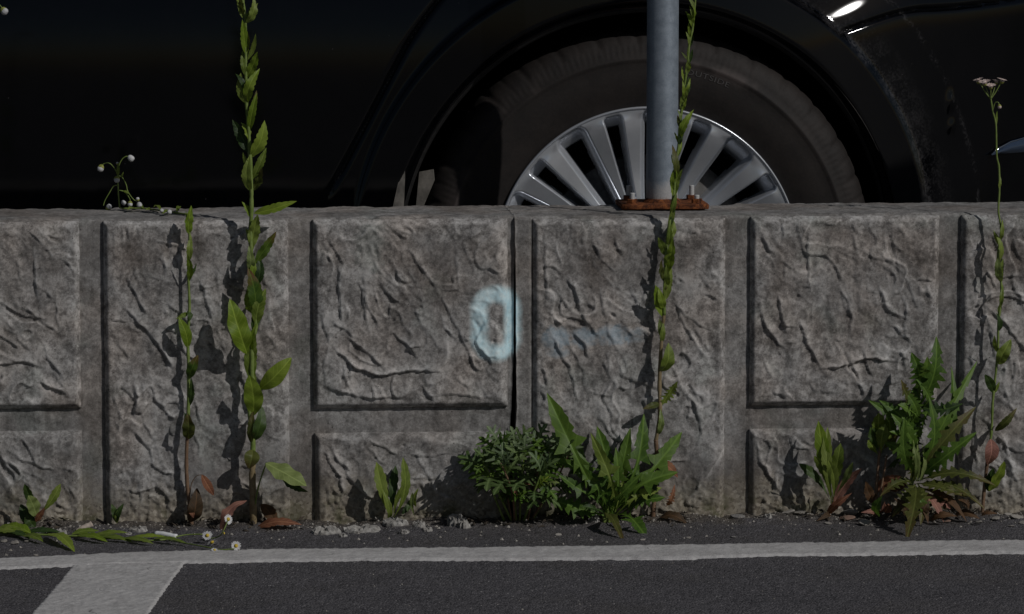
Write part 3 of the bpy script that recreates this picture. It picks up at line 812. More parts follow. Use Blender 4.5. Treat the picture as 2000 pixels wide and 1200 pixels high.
def tyre_material():
    b = NB('dusty_tyre_rubber')
    P = b.obc()
    n = b.noise(P, 18, 5, 0.6); nf = b.noise(P, 220, 3, 0.6)
    col = b.ramp(b.math('ADD', b.math('MULTIPLY', n, 0.7), b.math('MULTIPLY', nf, 0.3)), [(0.36, (0.0085, 0.0068, 0.0062)), (0.62, (0.0205, 0.0160, 0.0142))])
    sep = b.new('ShaderNodeSeparateXYZ', {0: P})
    rr = b.math('SQRT', b.math('ADD', b.math('MULTIPLY', sep.outputs[0], sep.outputs[0]), b.math('MULTIPLY', sep.outputs[2], sep.outputs[2])))
    scuff = b.math('MULTIPLY', b.ramp(b.math('ABSOLUTE', b.math('SUBTRACT', rr, 0.318)), [(0.0, 1.0), (0.014, 0.0)]), b.ramp(b.noise(P, 9, 4, 0.6), [(0.54, 0.0), (0.64, 0.5)]))
    col = b.mix(scuff, col, (0.105, 0.085, 0.08))
    b.princ(col, 0.72, spec=0.35, normal=b.bump(nf, 0.3, 0.0006))
    return b.m
WH = at(1265, 508, 0.385); WH.y = 0.385
M['paint'] = paint_material()
M['tyre'] = tyre_material()
M['alloy'] = plain('silver_alloy', (0.62, 0.645, 0.69), (0.68, 0.705, 0.75), 30, 0.26, 0.62, bump=0)
M['black_plastic'] = plain('black_plastic', (0.008, 0.008, 0.008), (0.016, 0.015, 0.015), 80, 0.6)
M['liner'] = plain('dusty_wheel_liner', (0.010, 0.0095, 0.009), (0.030, 0.026, 0.023), 30, 0.9)
M['brake'] = plain('brake_steel', (0.10, 0.09, 0.085), (0.20, 0.185, 0.175), 60, 0.5, 0.6)
M['caliper'] = plain('cast_caliper', (0.09, 0.085, 0.08), (0.15, 0.145, 0.14), 60, 0.7)
M['chrome'] = plain('chrome_trim', (0.55, 0.56, 0.58), (0.62, 0.63, 0.65), 40, 0.12, 1.0, bump=0)
M['letter'] = plain('raised_rubber_lettering', (0.045, 0.042, 0.041), (0.07, 0.066, 0.064), 200, 0.7)
def glass_material():
    b = NB('dark_lens')
    b.princ((0.03, 0.045, 0.075), 0.08, 0.0, 0.7, Coat_Weight=1.0, Coat_Roughness=0.02)
    return b.m
M['lens'] = glass_material()
car = empty('parked_car', (WH.x, WH.y, 0.0), 'glossy black car parked close behind the wall, its rear wheel showing', 'car')
CX, CY = WH.x, WH.y
ARCH, FLARE = 0.402, 0.476
SIDE = 0.362 - CY                     # body side relative to the car's own origin
HUB = WH.z
def crease_z(dx): return 0.700 + 0.056 * sstep(0.20, 0.47, dx) + 0.02 * sstep(0.47, 0.8, dx)
def side_y(dx, z):
    dx = np.asarray(dx, float); z = np.asarray(z, float)
    rr = np.minimum(np.hypot(dx, z - HUB), np.hypot(dx + 2.72, z - HUB))
    fl = sstep(FLARE + 0.006, FLARE - 0.006, rr)
    y = np.full(np.broadcast(dx, z).shape, SIDE)
    y = y + 0.28 * np.clip(0.50 - z, 0, 1) ** 2
    s = z - crease_z(dx)
    w = 0.010
    sp = w * np.log1p(np.exp(np.clip(s / w, -40, 40)))
    rear = sstep(-0.05, 0.2, dx)
    sq = np.minimum(sp, 0.09)
    sh = 0.36 * sq + 1.5 * sq * sq + 0.10 * np.maximum(sp - 0.09, 0)
    s2 = z - 0.735; sp2 = 0.03 * np.log1p(np.exp(np.clip(s2 / 0.03, -40, 40)))
    sh = sh * rear + (1 - rear) * 0.22 * sp2
    y = y + sh * (1 - 0.75 * fl)
    t = np.maximum(dx - 0.03, 0)
    y = y + t * t / 1.5 + 6.0 * np.maximum(dx - 0.72, 0) ** 2
    tf = np.maximum(-dx - 2.75, 0)
    y = y + tf * tf * 0.9
    y = y - 0.011 * fl + 0.010 * sstep(ARCH + 0.016, ARCH, rr)
    # faint waist hollow along the doors
    # soft knob that catches the sun on the bumper corner
    y = y - 0.004 * np.exp(-((dx - 0.512) / 0.006) ** 2 - ((z - 0.600) / 0.014) ** 2) - 0.003 * np.exp(-((dx - 0.515) / 0.005) ** 2 - ((z - 0.560) / 0.010) ** 2)
    return y
def gap_door(dx, z):                  # rear door shut line: distance in metres along x
    return dx - (-0.385 + 0.62 * (z - 0.705) + 1.6 * np.clip(z - 0.705, 0, 1) ** 2 + 0.10 * np.clip(0.70 - z, 0, 1))
def gap_bumper(dx, z):                # seam between quarter panel and bumper
    return z - crease_z(dx) + 0.003
bx = axis(-3.55, -1.25, 0.80, 0.98, 0.003, 1.25)
bz = axis(0.20, 0.42, 0.80, 1.00, 0.003, 1.25)
DX, DZ = np.meshgrid(bx, bz, indexing='ij')
r1 = np.hypot(DX, DZ - HUB); r2 = np.hypot(DX + 2.72, DZ - HUB)
inside = (r1 < ARCH) | (r2 < ARCH)
sX, sZ = DX.copy(), DZ.copy()
for rc, ox in ((r1, 0.0), (r2, -2.72)):
    m = rc < ARCH
    k = ARCH / np.maximum(rc, 1e-4)
    sX = np.where(m, ox + (DX - ox) * k, sX); sZ = np.where(m, HUB + (DZ - HUB) * k, sZ)
SY = side_y(sX, sZ)
SY = SY + np.where(r1 > FLARE + 0.004, 0.007 * np.exp(-(gap_door(sX, sZ) / 0.005) ** 2) * sstep(0.45, 0.52, sZ), 0)
SY = SY + np.where((sX > 0.17) & (r1 > FLARE), 0.006 * np.exp(-(gap_bumper(sX, sZ) / 0.0032) ** 2), 0)
nx_, nz_ = len(bx), len(bz)
Fq = grid_faces(nx_, nz_)
ins = inside.ravel()
Fq = Fq[~ins[Fq].all(1)]
cxm = sX.ravel()[Fq].mean(1); czm = sZ.ravel()[Fq].mean(1)
isdoor = (gap_door(cxm, czm) < 0) & (cxm > -1.25)
isfdoor = (cxm <= -1.25) & (cxm > -2.2)
isbump = (gap_bumper(cxm, czm) < 0) & (cxm > 0.17) & (np.hypot(cxm, czm - HUB) > FLARE)
def sub(name, mask, mat):
    f = Fq[mask]
    u, inv = np.unique(f, return_inverse=True)
    V = np.stack([sX.ravel()[u], SY.ravel()[u], sZ.ravel()[u]], 1)
    fi = inv.reshape(f.shape)
    return obj(name, mesh_np(name, V, fi), mat, car)
rest = ~(isdoor | isfdoor | isbump)
sub('quarter_panel', rest & (cxm > -1.25), M['paint'])
sub('front_fender', rest & (cxm <= -1.25), M['paint'])
sub('rear_door', isdoor, M['paint'])
sub('front_door', isfdoor, M['paint'])
sub('rear_bumper', isbump, M['paint'])
# far side, floor, cabin: plain closed volumes
WID = 1.82
xs_ = np.linspace(-3.55, 0.98, 80); zs_ = np.linspace(0.2, 1.0, 20)
A_, B_ = np.meshgrid(xs_, zs_, indexing='ij')
Yf = 2 * SIDE + WID - side_y(A_, B_)
obj('far_side', mesh_np('far_side', np.stack([A_.ravel(), Yf.ravel(), B_.ravel()], 1), grid_faces(80, 20)[:, ::-1]), M['paint'], car)
def strip_mesh(name, P0, P1, mat):
    V = list(P0) + list(P1); n_ = len(P0)
    return obj(name, mesh_py(name, V, [(i, i + 1, n_ + i + 1, n_ + i) for i in range(n_ - 1)]), mat, car)
def yy(x, z): return float(side_y(x, z))
P0 = [(x, yy(x, 1.0), 1.0) for x in xs_]; P1 = [(x, 2 * SIDE + WID - yy(x, 1.0), 1.0) for x in xs_]
strip_mesh('deck', P0, P1, M['paint'])
P0 = [(x, yy(x, 0.2), 0.2) for x in xs_]; P1 = [(x, 2 * SIDE + WID - yy(x, 0.2), 0.2) for x in xs_]
strip_mesh('floor_pan', P0, P1, M['black_plastic'])
for nm, xe in (('tail', 0.98), ('nose', -3.55)):
    P0 = [(xe, yy(xe, z), z) for z in zs_]; P1 = [(xe, 2 * SIDE + WID - yy(xe, z), z) for z in zs_]
    strip_mesh(nm, P0, P1, M['paint'])
prof = [(-2.15, 1.0), (-1.45, 1.46), (-0.9, 1.53), (-0.1, 1.50), (0.55, 1.36), (0.86, 1.0)]
V, Fs = [], []
for s, ins_ in ((0, 0.04), (1, -0.04)):
    for x, z in prof:
        k = (z - 1.0) / 0.5
        V.append((x, (SIDE + 0.09 if s == 0 else SIDE + WID - 0.09) + ins_ * 4.0 * k, z))
n_ = len(prof)
Fs = [tuple(range(n_)), tuple(range(2 * n_ - 1, n_ - 1, -1))] + [(i, n_ + i, n_ + i + 1, i + 1) for i in range(n_ - 1)]
obj('cabin', mesh_py('cabin', V, Fs, False), M['lens'], car)
# rolled lip and dark liner of each wheel arch
for ox in (0.0, -2.72):
    a0, a1 = -1.95, 1.95
    y0 = SIDE + 0.001
    V, Fs = lathe([(ARCH + 0.0005, y0), (ARCH - 0.004, y0 + 0.003), (ARCH - 0.006, y0 + 0.010), (ARCH - 0.004, y0 + 0.030), (ARCH + 0.012, y0 + 0.045)], 160, a0, a1, False)
    V = [(x + ox, y + (yy(x * 1.0 + ox, z + HUB) - SIDE if True else 0), z + HUB) for x, y, z in V]
    obj('arch_lip', mesh_py('arch_lip', V, [f[::-1] for f in Fs]), M['black_plastic'], car)
    V, Fs = lathe([(ARCH + 0.010, y0 + 0.040), (ARCH + 0.020, y0 + 0.12), (ARCH + 0.015, y0 + 0.33), (0.02, y0 + 0.335)], 96, -2.2, 2.2, False)
    for i_, (x, y, z) in enumerate(V):
        k = 0.006 * math.sin(x * 40) * (1 if 0.05 < y - y0 < 0.3 else 0)
        V[i_] = (x + ox, y, z + HUB + k)
    obj('wheel_liner', mesh_py('wheel_liner', V, Fs), M['liner'], car)

# ---- wheel
def make_wheel(parent, loc):
    w = bpy.data.objects.new('wheel', None); link(w, parent); w.location = loc
    # tyre
    RT = 0.3575
    N, per = 70, 12
    side = [(0.2375, 0.030), (0.2385, 0.016), (0.243, 0.0095), (0.250, 0.0075), (0.262, 0.0035), (0.278, 0.0008), (0.295, 0.0), (0.306, 0.0010), (0.309, 0.0004), (0.312, -0.0006), (0.315, -0.0004), (0.3165, 0.0012),
            (0.325, 0.0032), (0.333, 0.0062), (0.3385, 0.0095), (0.344, 0.0140), (0.3485, 0.0195), (0.3525, 0.027), (0.3550, 0.036), (0.3566, 0.048), (RT, 0.064), (RT, 0.085)]
    prof = side + [(r, 0.225 - y) for r, y in side[::-1]]
    m_ = len(prof); n_ = N * per
    A = np.linspace(0, 2 * math.pi, n_, endpoint=False)
    Rr = np.array([p[0] for p in prof]); Yy = np.array([p[1] for p in prof])
    ph = (A * N / (2 * math.pi)) % 1.0
    AA, KK = np.meshgrid(A, np.arange(m_), indexing='ij')
    PH = np.meshgrid(ph, np.arange(m_), indexing='ij')[0]
    r = Rr[KK].copy(); y = Yy[KK].copy()
    r = np.where(r > 0.25, 0.25 + (r - 0.25) * 1.08, r)
    shoulder = sstep(0.341, 0.347, r)
    big = np.floor(AA * N / (2 * math.pi)) % 2
    gpos = (PH - 0.5 + 0.35 * (r - 0.345) / 0.012 * 0.2)
    g = np.exp(-(gpos / np.where(big > 0, 0.17, 0.10)) ** 2) * np.where(big > 0, 0.0024, 0.0010)
    r = r - g * shoulder
    y = y + np.where(y < 0.11, 1, -1) * g * shoulder * 0.4
    # fine knurl on the outer sidewall band
    kn = sstep(0.327, 0.331, r) * sstep(0.343, 0.339, r)
    y = y - np.where(y < 0.11, 1, -1) * kn * 0.0003 * np.cos(AA * 220)
    for rg in (85,):
        pass
    tread = (Yy[KK] > 0.06) & (Yy[KK] < 0.165)
    V = np.stack([(r * np.sin(AA)).ravel(), y.ravel(), (r * np.cos(AA)).ravel()], 1)
    i = np.arange(n_)[:, None]; k = np.arange(m_ - 1)[None, :]
    j = (i + 1) % n_
    Fq = np.stack([(i * m_ + k).ravel(), (i * m_ + k + 1).ravel(), (j * m_ + k + 1).ravel(), (j * m_ + k).ravel()], 1)
    tyre = obj('tyre', mesh_np('tyre', V, Fq), M['tyre'], w)
    # raised word on the sidewall
    cu = bpy.data.curves.new('sidewall_text', 'FONT')
    cu.body = 'OUTSIDE'; cu.size = 0.0165; cu.extrude = 0.0004; cu.space_character = 1.12; cu.resolution_u = 3
    to = bpy.data.objects.new('sidewall_text', cu)
    COL.objects.link(to)
    dg = bpy.context.evaluated_depsgraph_get()
    tm = bpy.data.meshes.new_from_object(to.evaluated_get(dg))
    bpy.data.objects.remove(to); bpy.data.curves.remove(cu)
    tw = max(v.co.x for v in tm.vertices)
    A0 = math.atan2(1383 - 1265, 508 - 148)
    for v in tm.vertices:
        rr_ = 0.3005 + v.co.y * 0.72
        a = A0 + (v.co.x - tw / 2) / 0.306
        rr_ -= 0.0
        ysurf = float(np.interp(rr_, [0.25 + (p[0] - 0.25) * 1.08 if p[0] > 0.25 else p[0] for p in side], [p[1] for p in side]))
        v.co = Vector((rr_ * math.sin(a), ysurf - 0.0002 - (0.0006 if v.co.z > 0 else -0.0012), rr_ * math.cos(a)))
    tm.name = 'sidewall_lettering'
    lt = obj('sidewall_lettering', tm, M['letter'], w)
    # rim
    V, Fs = lathe([(0.2400, 0.030), (0.2425, 0.012), (0.2435, 0.006), (0.2428, 0.0025), (0.2415, 0.0012), (0.2398, 0.0022), (0.2385, 0.0040), (0.2375, 0.0080)], 180)
    obj('rim', mesh_py('rim', V, [f[::-1] for f in Fs]), M['alloy'], w)
    V, Fs = lathe([(0.2365, 0.012), (0.219, 0.028), (0.213, 0.060), (0.211, 0.20)], 120)
    obj('barrel', mesh_py('barrel', V, [f[::-1] for f in Fs]), M['alloy'], w)
    # spokes: sectors of a heightfield, 20 of them in mirrored pairs; windows between them stay open
    r0, r1_ = 0.052, 0.2388
    nr, na = 92, 52
    half_n, half_w = math.radians(3.5), math.radians(4.9)
    def spoke_mesh(flip):
        rr_ = np.linspace(r0, r1_, nr); aa = np.linspace(0, math.radians(18), na)       # 0 = middle of narrow window, 18 deg = middle of wide one
        Rg, Ag = np.meshgrid(rr_, aa, indexing='ij')
        # distance (m) into each window, negative inside
        def win(a_c, half, ra, rb, fil):
            dxx = np.abs(Ag - a_c) * Rg - half * Rg
            dr = np.maximum(ra - Rg, Rg - rb)
            qx, qr = np.maximum(dxx + fil, 0), np.maximum(dr + fil, 0)
            return np.hypot(qx, qr) + np.minimum(np.maximum(dxx + fil, dr + fil), 0) - fil
        d1 = win(0.0, half_n, 0.095, 0.2335, 0.0055)
        d2 = win(math.radians(18), half_w, 0.085, 0.2330, 0.008)
        d = np.minimum(d1, d2)
        u = (Rg - r0) / (r1_ - r0)
        face = 0.0042 + 0.020 * (1 - u) ** 1.5 + 0.010 * np.sin(math.pi * u) ** 2
        face = face + 0.004 * sstep(0.16, 0.06, Rg) * 0
        # bevelled flanks: shallow long chamfer on the wide-window side, short on the narrow side
        b1 = sstep(0.0025, -0.0015, d1) * 0.010 + sstep(0.0, -0.004, d1) * 0.03
        b2 = sstep(0.0085, -0.001, d2) * 0.013 + sstep(0.0, -0.005, d2) * 0.035
        amid = 0.5 * (half_n + math.radians(18) - half_w)
        y = face + b1 + b2 + 0.20 * (Ag - amid) * Rg * sstep(0.236, 0.222, Rg)
        keep = d > -0.0046
        V = np.stack([(Rg * np.sin(Ag * (-1 if flip else 1))).ravel(), y.ravel(), (Rg * np.cos(Ag)).ravel()], 1)
        F_ = grid_faces(nr, na)
        kk = keep.ravel()
        F_ = F_[kk[F_].all(1)]
        if not flip: F_ = F_[:, ::-1]
        u_, inv = np.unique(F_, return_inverse=True)
        return mesh_np('spoke', V[u_], inv.reshape(F_.shape))
    ma, mb = spoke_mesh(False), spoke_mesh(True)
    for k in range(10):
        a = math.radians(-14 + 36 * k)
        for me in (ma, mb):
            o = obj('spoke', me, M['alloy'], w); o.rotation_euler = (0, a, 0)
    V, Fs = lathe([(0.0, 0.018), (0.020, 0.018), (0.029, 0.020), (0.031, 0.024), (0.060, 0.027)], 48)
    obj('centre_cap', mesh_py('centre_cap', V, Fs), M['alloy'], w)
    V, Fs = lathe([(0.06, 0.082), (0.158, 0.082), (0.160, 0.084), (0.160, 0.105), (0.06, 0.106)], 72)
    obj('brake_disc', mesh_py('brake_disc', V, Fs), M['brake'], w)
    V, Fs = lathe([(0.105, 0.062), (0.165, 0.062), (0.175, 0.068), (0.175, 0.12), (0.105, 0.12)], 20, 0.55, 1.25, False)
    obj('brake_caliper', mesh_py('brake_caliper', V, Fs), M['caliper'], w)
    return w
wheel = make_wheel(car, (0, 0, HUB))
wheel.scale = (1.01, 1.0, 1.01)
w2 = wheel.copy(); link(w2, car); w2.location = (-2.72, 0, HUB)
for ch in list(wheel.children):
    c_ = ch.copy(); link(c_, w2)
# lens in the bumper corner, with a bright trim along its upper edge
def bump_pt(px, py, out=0.0):
    y = 0.5
    for _ in range(12):
        p = at(px, py, y)
        y = CY + yy(p.x - CX, p.z)
    p = at(px, py, y)
    return Vector((p.x - CX, p.y - CY - out, p.z))
up = [(1935, 302), (1950, 289), (1972, 277), (2000, 269), (2035, 264), (2070, 266)]
lo_ = [(1935, 303), (1952, 301), (1974, 299), (2000, 297), (2035, 293), (2070, 288)]
V, Fs = [], []
rows = 5
for (a, c) in zip(up, lo_):
    pa, pc = bump_pt(*a), bump_pt(*c)
    for k in range(rows):
        t = k / (rows - 1)
        p = pa.lerp(pc, t); p.y -= 0.004 + 0.008 * math.sin(math.pi * t)
        V.append(p)
Fs = [(i * rows + k, i * rows + k + 1, (i + 1) * rows + k + 1, (i + 1) * rows + k) for i in range(len(up) - 1) for k in range(rows - 1)]
lens = obj('bumper_lens', mesh_py('bumper_lens', V, Fs), M['lens'], car)
def tube_mesh(name, pts, rads, seg=8):
    """tapered tube through points (Vectors), smoothed"""
    P = [Vector(p) for p in pts]
    n = len(P)
    V, Fs = [], []
    prev = None
    for i in range(n):
        t = (P[min(i + 1, n - 1)] - P[max(i - 1, 0)])
        t = t.normalized() if t.length > 1e-9 else Vector((0, 0, 1))
        if prev is None:
            a = t.orthogonal().normalized()
        else:
            a = prev - t * prev.dot(t)
            a = a.normalized() if a.length > 1e-6 else t.orthogonal().normalized()
        prev = a
        b_ = t.cross(a)
        r = rads[i]
        for k in range(seg):
            an = 2 * math.pi * k / seg
            V.append(P[i] + a * (r * math.cos(an)) + b_ * (r * math.sin(an)))
    for i in range(n - 1):
        for k in range(seg):
            k2 = (k + 1) % seg
            Fs.append((i * seg + k, i * seg + k2, (i + 1) * seg + k2, (i + 1) * seg + k))
    Fs.append(tuple(range(seg))[::-1]); Fs.append(tuple((n - 1) * seg + k for k in range(seg)))
    return mesh_py(name, V, Fs)
obj('trim', tube_mesh('trim', [bump_pt(*a, out=0.005) for a in up], [0.0008] + [0.0014] * (len(up) - 1)), M['chrome'], lens)
# added pale slabs standing for sunlit liner by the arch, and the underbody behind
M['lit_patch'] = plain('lit_patch_grey', (0.10, 0.092, 0.082), (0.19, 0.175, 0.155), 60, 0.9)  # pale tone stands in for sunlight on the liner
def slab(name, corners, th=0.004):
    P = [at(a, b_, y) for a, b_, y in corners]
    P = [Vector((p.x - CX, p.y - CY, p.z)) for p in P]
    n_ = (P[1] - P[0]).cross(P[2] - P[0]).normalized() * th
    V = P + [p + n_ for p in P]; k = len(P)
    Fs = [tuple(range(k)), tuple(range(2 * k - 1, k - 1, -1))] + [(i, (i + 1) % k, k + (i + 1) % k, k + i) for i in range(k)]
    return obj(name, mesh_py(name, V, Fs, False), M['lit_patch'], car)
slab('lit_liner_patch', [(812, 420, 0.412), (822, 416, 0.410), (849, 352, 0.409), (847, 331, 0.410), (820, 336, 0.412)])  # added patch, sunlit liner put into its colour
slab('lit_edge_strip', [(764, 418, 0.352), (788, 418, 0.352), (791, 345, 0.354), (790, 314, 0.357), (786, 318, 0.357)])  # added strip, sunlit streak at the arch edge put into its colour

bm = bmesh.new()
bmesh.ops.create_cube(bm, size=1.0)
bmesh.ops.transform(bm, matrix=Matrix.Translation((-1.36, 0.9, 0.42)) @ Matrix.Diagonal((2.0, 1.0, 0.38, 1)), verts=bm.verts)
obj('underbody', from_bm('underbody', bm), M['black_plastic'], car)

# ------------------------------------------------------------------ plants
RND = random.Random(77)
def smooth_path(pts, per=5):
    P = [Vector(p) for p in pts]
    out = []
    for i in range(len(P) - 1):
        p0, p1, p2, p3 = P[max(i - 1, 0)], P[i], P[i + 1], P[min(i + 2, len(P) - 1)]
        for k in range(per):
            t = k / per
            out.append(0.5 * ((2 * p1) + (p2 - p0) * t + (2 * p0 - 5 * p1 + 4 * p2 - p3) * t * t + (3 * p1 - p0 - 3 * p2 + p3) * t ** 3))
    out.append(P[-1])
    return out
def stem(parent, name, pts, r0, r1, mat, per=5, seg=8, wob=0.15):
    S = smooth_path(pts, per)
    n = len(S)
    rad = [(r0 + (r1 - r0) * i / (n - 1)) * (1 + RND.uniform(-wob, wob)) for i in range(n)]
    return obj(name, tube_mesh(name, S, rad, seg), mat, parent)
def outline(kind, rnd):
    """right half of a leaf blade: list of (t on midrib, t of edge point, half width 0..1)"""
    out = []
    if kind in ('lance', 'oval', 'spoon'):
        n = 22
        pk = {'lance': 0.85, 'oval': 0.95, 'spoon': 1.5}[kind]
        for i in range(n + 1):
            t = i / n
            w = math.sin(math.pi * t ** pk) ** (0.85 if kind != 'oval' else 0.7)
            if kind == 'spoon': w = w * (0.25 + 0.75 * t ** 0.8) * 1.1
            w = max(w, 0.05 if t < 0.5 else 0.0)
            if kind != 'oval' and 0.35 < t < 0.97 and i % 3 == 0: w *= rnd.uniform(0.80, 0.9)
            out.append((t, t, w))
    elif kind == 'lobed':             # big toothed, dandelion-like lobes, arrow-shaped end
        out.append((0.0, 0.0, 0.06)); out.append((0.25, 0.25, 0.07))
        for t0 in (0.30, 0.45):
            s = (0.30 + 0.45 * t0) * rnd.uniform(0.7, 1.25)
            out += [(t0, t0, 0.10), (t0 + 0.03, t0 - 0.01, s * 0.55), (t0 + 0.05, t0 - 0.03 + rnd.uniform(-0.02, 0.02), s), (t0 + 0.07, t0 + 0.06, s * 0.4), (t0 + 0.10, t0 + 0.10, 0.13)]
        w1 = rnd.uniform(0.85, 1.1)
        out += [(0.59, 0.59, 0.14), (0.62, 0.59, 0.5), (0.645, 0.60 + rnd.uniform(-0.03, 0.04), 0.98 * w1), (0.67, 0.66, 0.55 * w1), (0.71, 0.70, 0.34), (0.735, 0.71 + rnd.uniform(-0.01, 0.03), 0.52), (0.77, 0.77, 0.40), (0.81, 0.80, 0.46), (0.845, 0.84, 0.36), (0.88, 0.87, 0.38), (0.92, 0.92, 0.22), (0.96, 0.96, 0.12), (1.0, 1.0, 0.0)]
    elif kind == 'jag':               # narrower, spiny pinnate leaf
        out.append((0.0, 0.0, 0.08)); out.append((0.12, 0.12, 0.10))
        for k, t0 in enumerate((0.18, 0.30, 0.42, 0.54, 0.66, 0.78)):
            s = (0.65, 0.85, 1.0, 0.95, 0.75, 0.5)[k] * rnd.uniform(0.85, 1.1)
            s = max(s, 0.5); vv = 0.40 * min(1.0, 1.5 - t0)
            out += [(t0, t0, vv), (t0 + 0.03, t0 + 0.0, s * 0.75), (t0 + 0.05, t0 + 0.01 + rnd.uniform(-0.015, 0.02), s), (t0 + 0.07, t0 + 0.06, s * 0.7), (t0 + 0.10, t0 + 0.095, vv)]
        out += [(0.92, 0.92, 0.2), (0.96, 0.955, 0.14), (1.0, 1.0, 0.0)]
    elif kind == 'mug':               # deeply cut mugwort leaf
        out.append((0.0, 0.0, 0.06)); out.append((0.2, 0.2, 0.07))
        for k, t0 in enumerate((0.24, 0.44, 0.64)):
            s = (0.7, 1.0, 0.75)[k] * rnd.uniform(0.9, 1.1)
            out += [(t0, t0, 0.10), (t0 + 0.03, t0 + 0.16, s * 0.85), (t0 + 0.06, t0 + 0.22, s), (t0 + 0.09, t0 + 0.22, s * 0.72), (t0 + 0.12, t0 + 0.17, s * 0.4), (t0 + 0.15, t0 + 0.17, 0.15)]
        out += [(0.86, 0.88, 0.22), (0.93, 0.94, 0.16), (1.0, 1.0, 0.0)]
    return out
def leaf(parent, base, tip, width, mat, kind='lance', face=None, curl=0.12, fold=0.25, name='leaf', wave=0.05, side_bend=0.0):
    """base, tip: world points; width in metres; face: direction the upper side looks"""
    base, tip = Vector(base), Vector(tip)
    L = (tip - base).length
    a = (tip - base) / L
    f = Vector(face) if face is not None else Vector((RND.uniform(-0.5, 0.6), -1.0, RND.uniform(0.0, 0.7)))
    f = (f - a * f.dot(a))
    f = f.normalized() if f.length > 1e-4 else a.orthogonal().normalized()
    s = a.cross(f).normalized()
    rs = RND.random()
    V, T, Fs = [], [], []
    ph = RND.uniform(0, 6.28)
    def place(t, sn, wn, tm):
        x = t * L
        y = sn * wn * width * 0.5
        z = curl * L * (math.sin(math.pi * t) * 0.6 + 0.4 * t - t * t * 0.9) + fold * abs(y) * 0.9 - fold * 0.6 * (abs(y) ** 2) / (width * 0.5 + 1e-6)
        z += wave * width * math.sin(t * 17 + ph + sn * 1.3) * wn
        yb = y + side_bend * L * math.sin(math.pi * t)
        return base + a * x + s * yb + f * z
    for sn in (1, -1):
        ol = outline(kind, RND)
        o0 = len(V)
        for (tm, te, w) in ol:
            V.append(place(tm, sn, 0.0, tm)); T.append((tm, 0.0, rs, 1))
            tmid = tm * 0.4 + te * 0.6
            V.append(place(tmid, sn, w * 0.5, tm)); T.append((tmid, w * 0.5, rs, 1))
            V.append(place(te, sn, w, tm)); T.append((te, max(w, 0.35), rs, 1))
        for i in range(len(ol) - 1):
            for k in (0, 1):
                q = (o0 + i * 3 + k, o0 + i * 3 + k + 1, o0 + (i + 1) * 3 + k + 1, o0 + (i + 1) * 3 + k)
                Fs.append(q if sn > 0 else q[::-1])
    me = mesh_py(name, V, Fs)
    at_ = me.color_attributes.new('lt', 'FLOAT_COLOR', 'POINT')
    at_.data.foreach_set('color', [c for t in T for c in t])
    return obj(name, me, mat, parent)
def leafpx(parent, bx_, by_, tx_, ty_, wpx, mat, kind='lance', y0=-0.02, dy=None, face=None, **kw):
    """leaf traced from the photo at depth y0 (stem); its tip stands dy further from (-) or nearer to (+) the wall"""
    if dy is None: dy = RND.uniform(-0.014, 0.004)
    kw.setdefault('curl', RND.uniform(-0.08, 0.34)); kw.setdefault('fold', RND.uniform(0.1, 0.55)); kw.setdefault('wave', RND.uniform(0.03, 0.13)); kw.setdefault('side_bend', RND.uniform(-0.09, 0.09))
    return leaf(parent, at(bx_, by_, y0), at(tx_, ty_, y0 + dy), wpx * PX, M[mat], kind, face, **kw)
def plant(name, px, py, y, label, cat='weed', group=None):
    p = at(px, py, y)
    # children carry world coordinates: the empty stays unrotated and its offset is taken back
    e = empty(name, (p.x, y, 0.0), label, cat, group)
    return e
def settle(e):
    """shift the children's world coordinates into the plant's own frame"""
    for o in list(e.children):
        o.data.transform(Matrix.Translation(-e.location))
        for c in o.children:
            c.data.transform(Matrix.Translation(-e.location))
def stempx(parent, pts, y, r0, r1, mat, name='stem', **kw):
    ys = y if callable(y) else (lambda i: y)
    return stem(parent, name, [at(a, b_, ys(i / max(1, len(pts) - 1))) for i, (a, b_) in enumerate(pts)], r0, r1, M[mat], **kw)

def hug(parent, path, y, y_lo, y_hi, step, ln, wd, mats, seed):
    r = random.Random(seed)
    ys = [p[1] for p in path]
    py = y_lo
    sd = 1
    while py < y_hi:
        k = next((i for i in range(len(path) - 1) if min(path[i][1], path[i + 1][1]) <= py <= max(path[i][1], path[i + 1][1])), None)
        if k is not None:
            a, b_ = path[k], path[k + 1]
            t = (py - a[1]) / (b_[1] - a[1] + 1e-6)
            x = a[0] + (b_[0] - a[0]) * t
            L = ln * r.uniform(0.7, 1.25)
            sd = -sd if r.random() < 0.75 else sd
            an = sd * r.uniform(0.04, 0.5)
            leafpx(parent, x, py, x + L * math.sin(an), py - L * math.cos(an), wd * r.uniform(0.7, 1.25), r.choice(mats), 'lance', y, r.uniform(-0.012, 0.006), face=(r.uniform(-0.9, 0.9), -1, r.uniform(-0.2, 0.8)), curl=r.uniform(-0.15, 0.35), fold=r.uniform(0.1, 0.6), wave=r.uniform(0.02, 0.14), side_bend=r.uniform(-0.08, 0.08))
        py += step * r.uniform(0.7, 1.3)
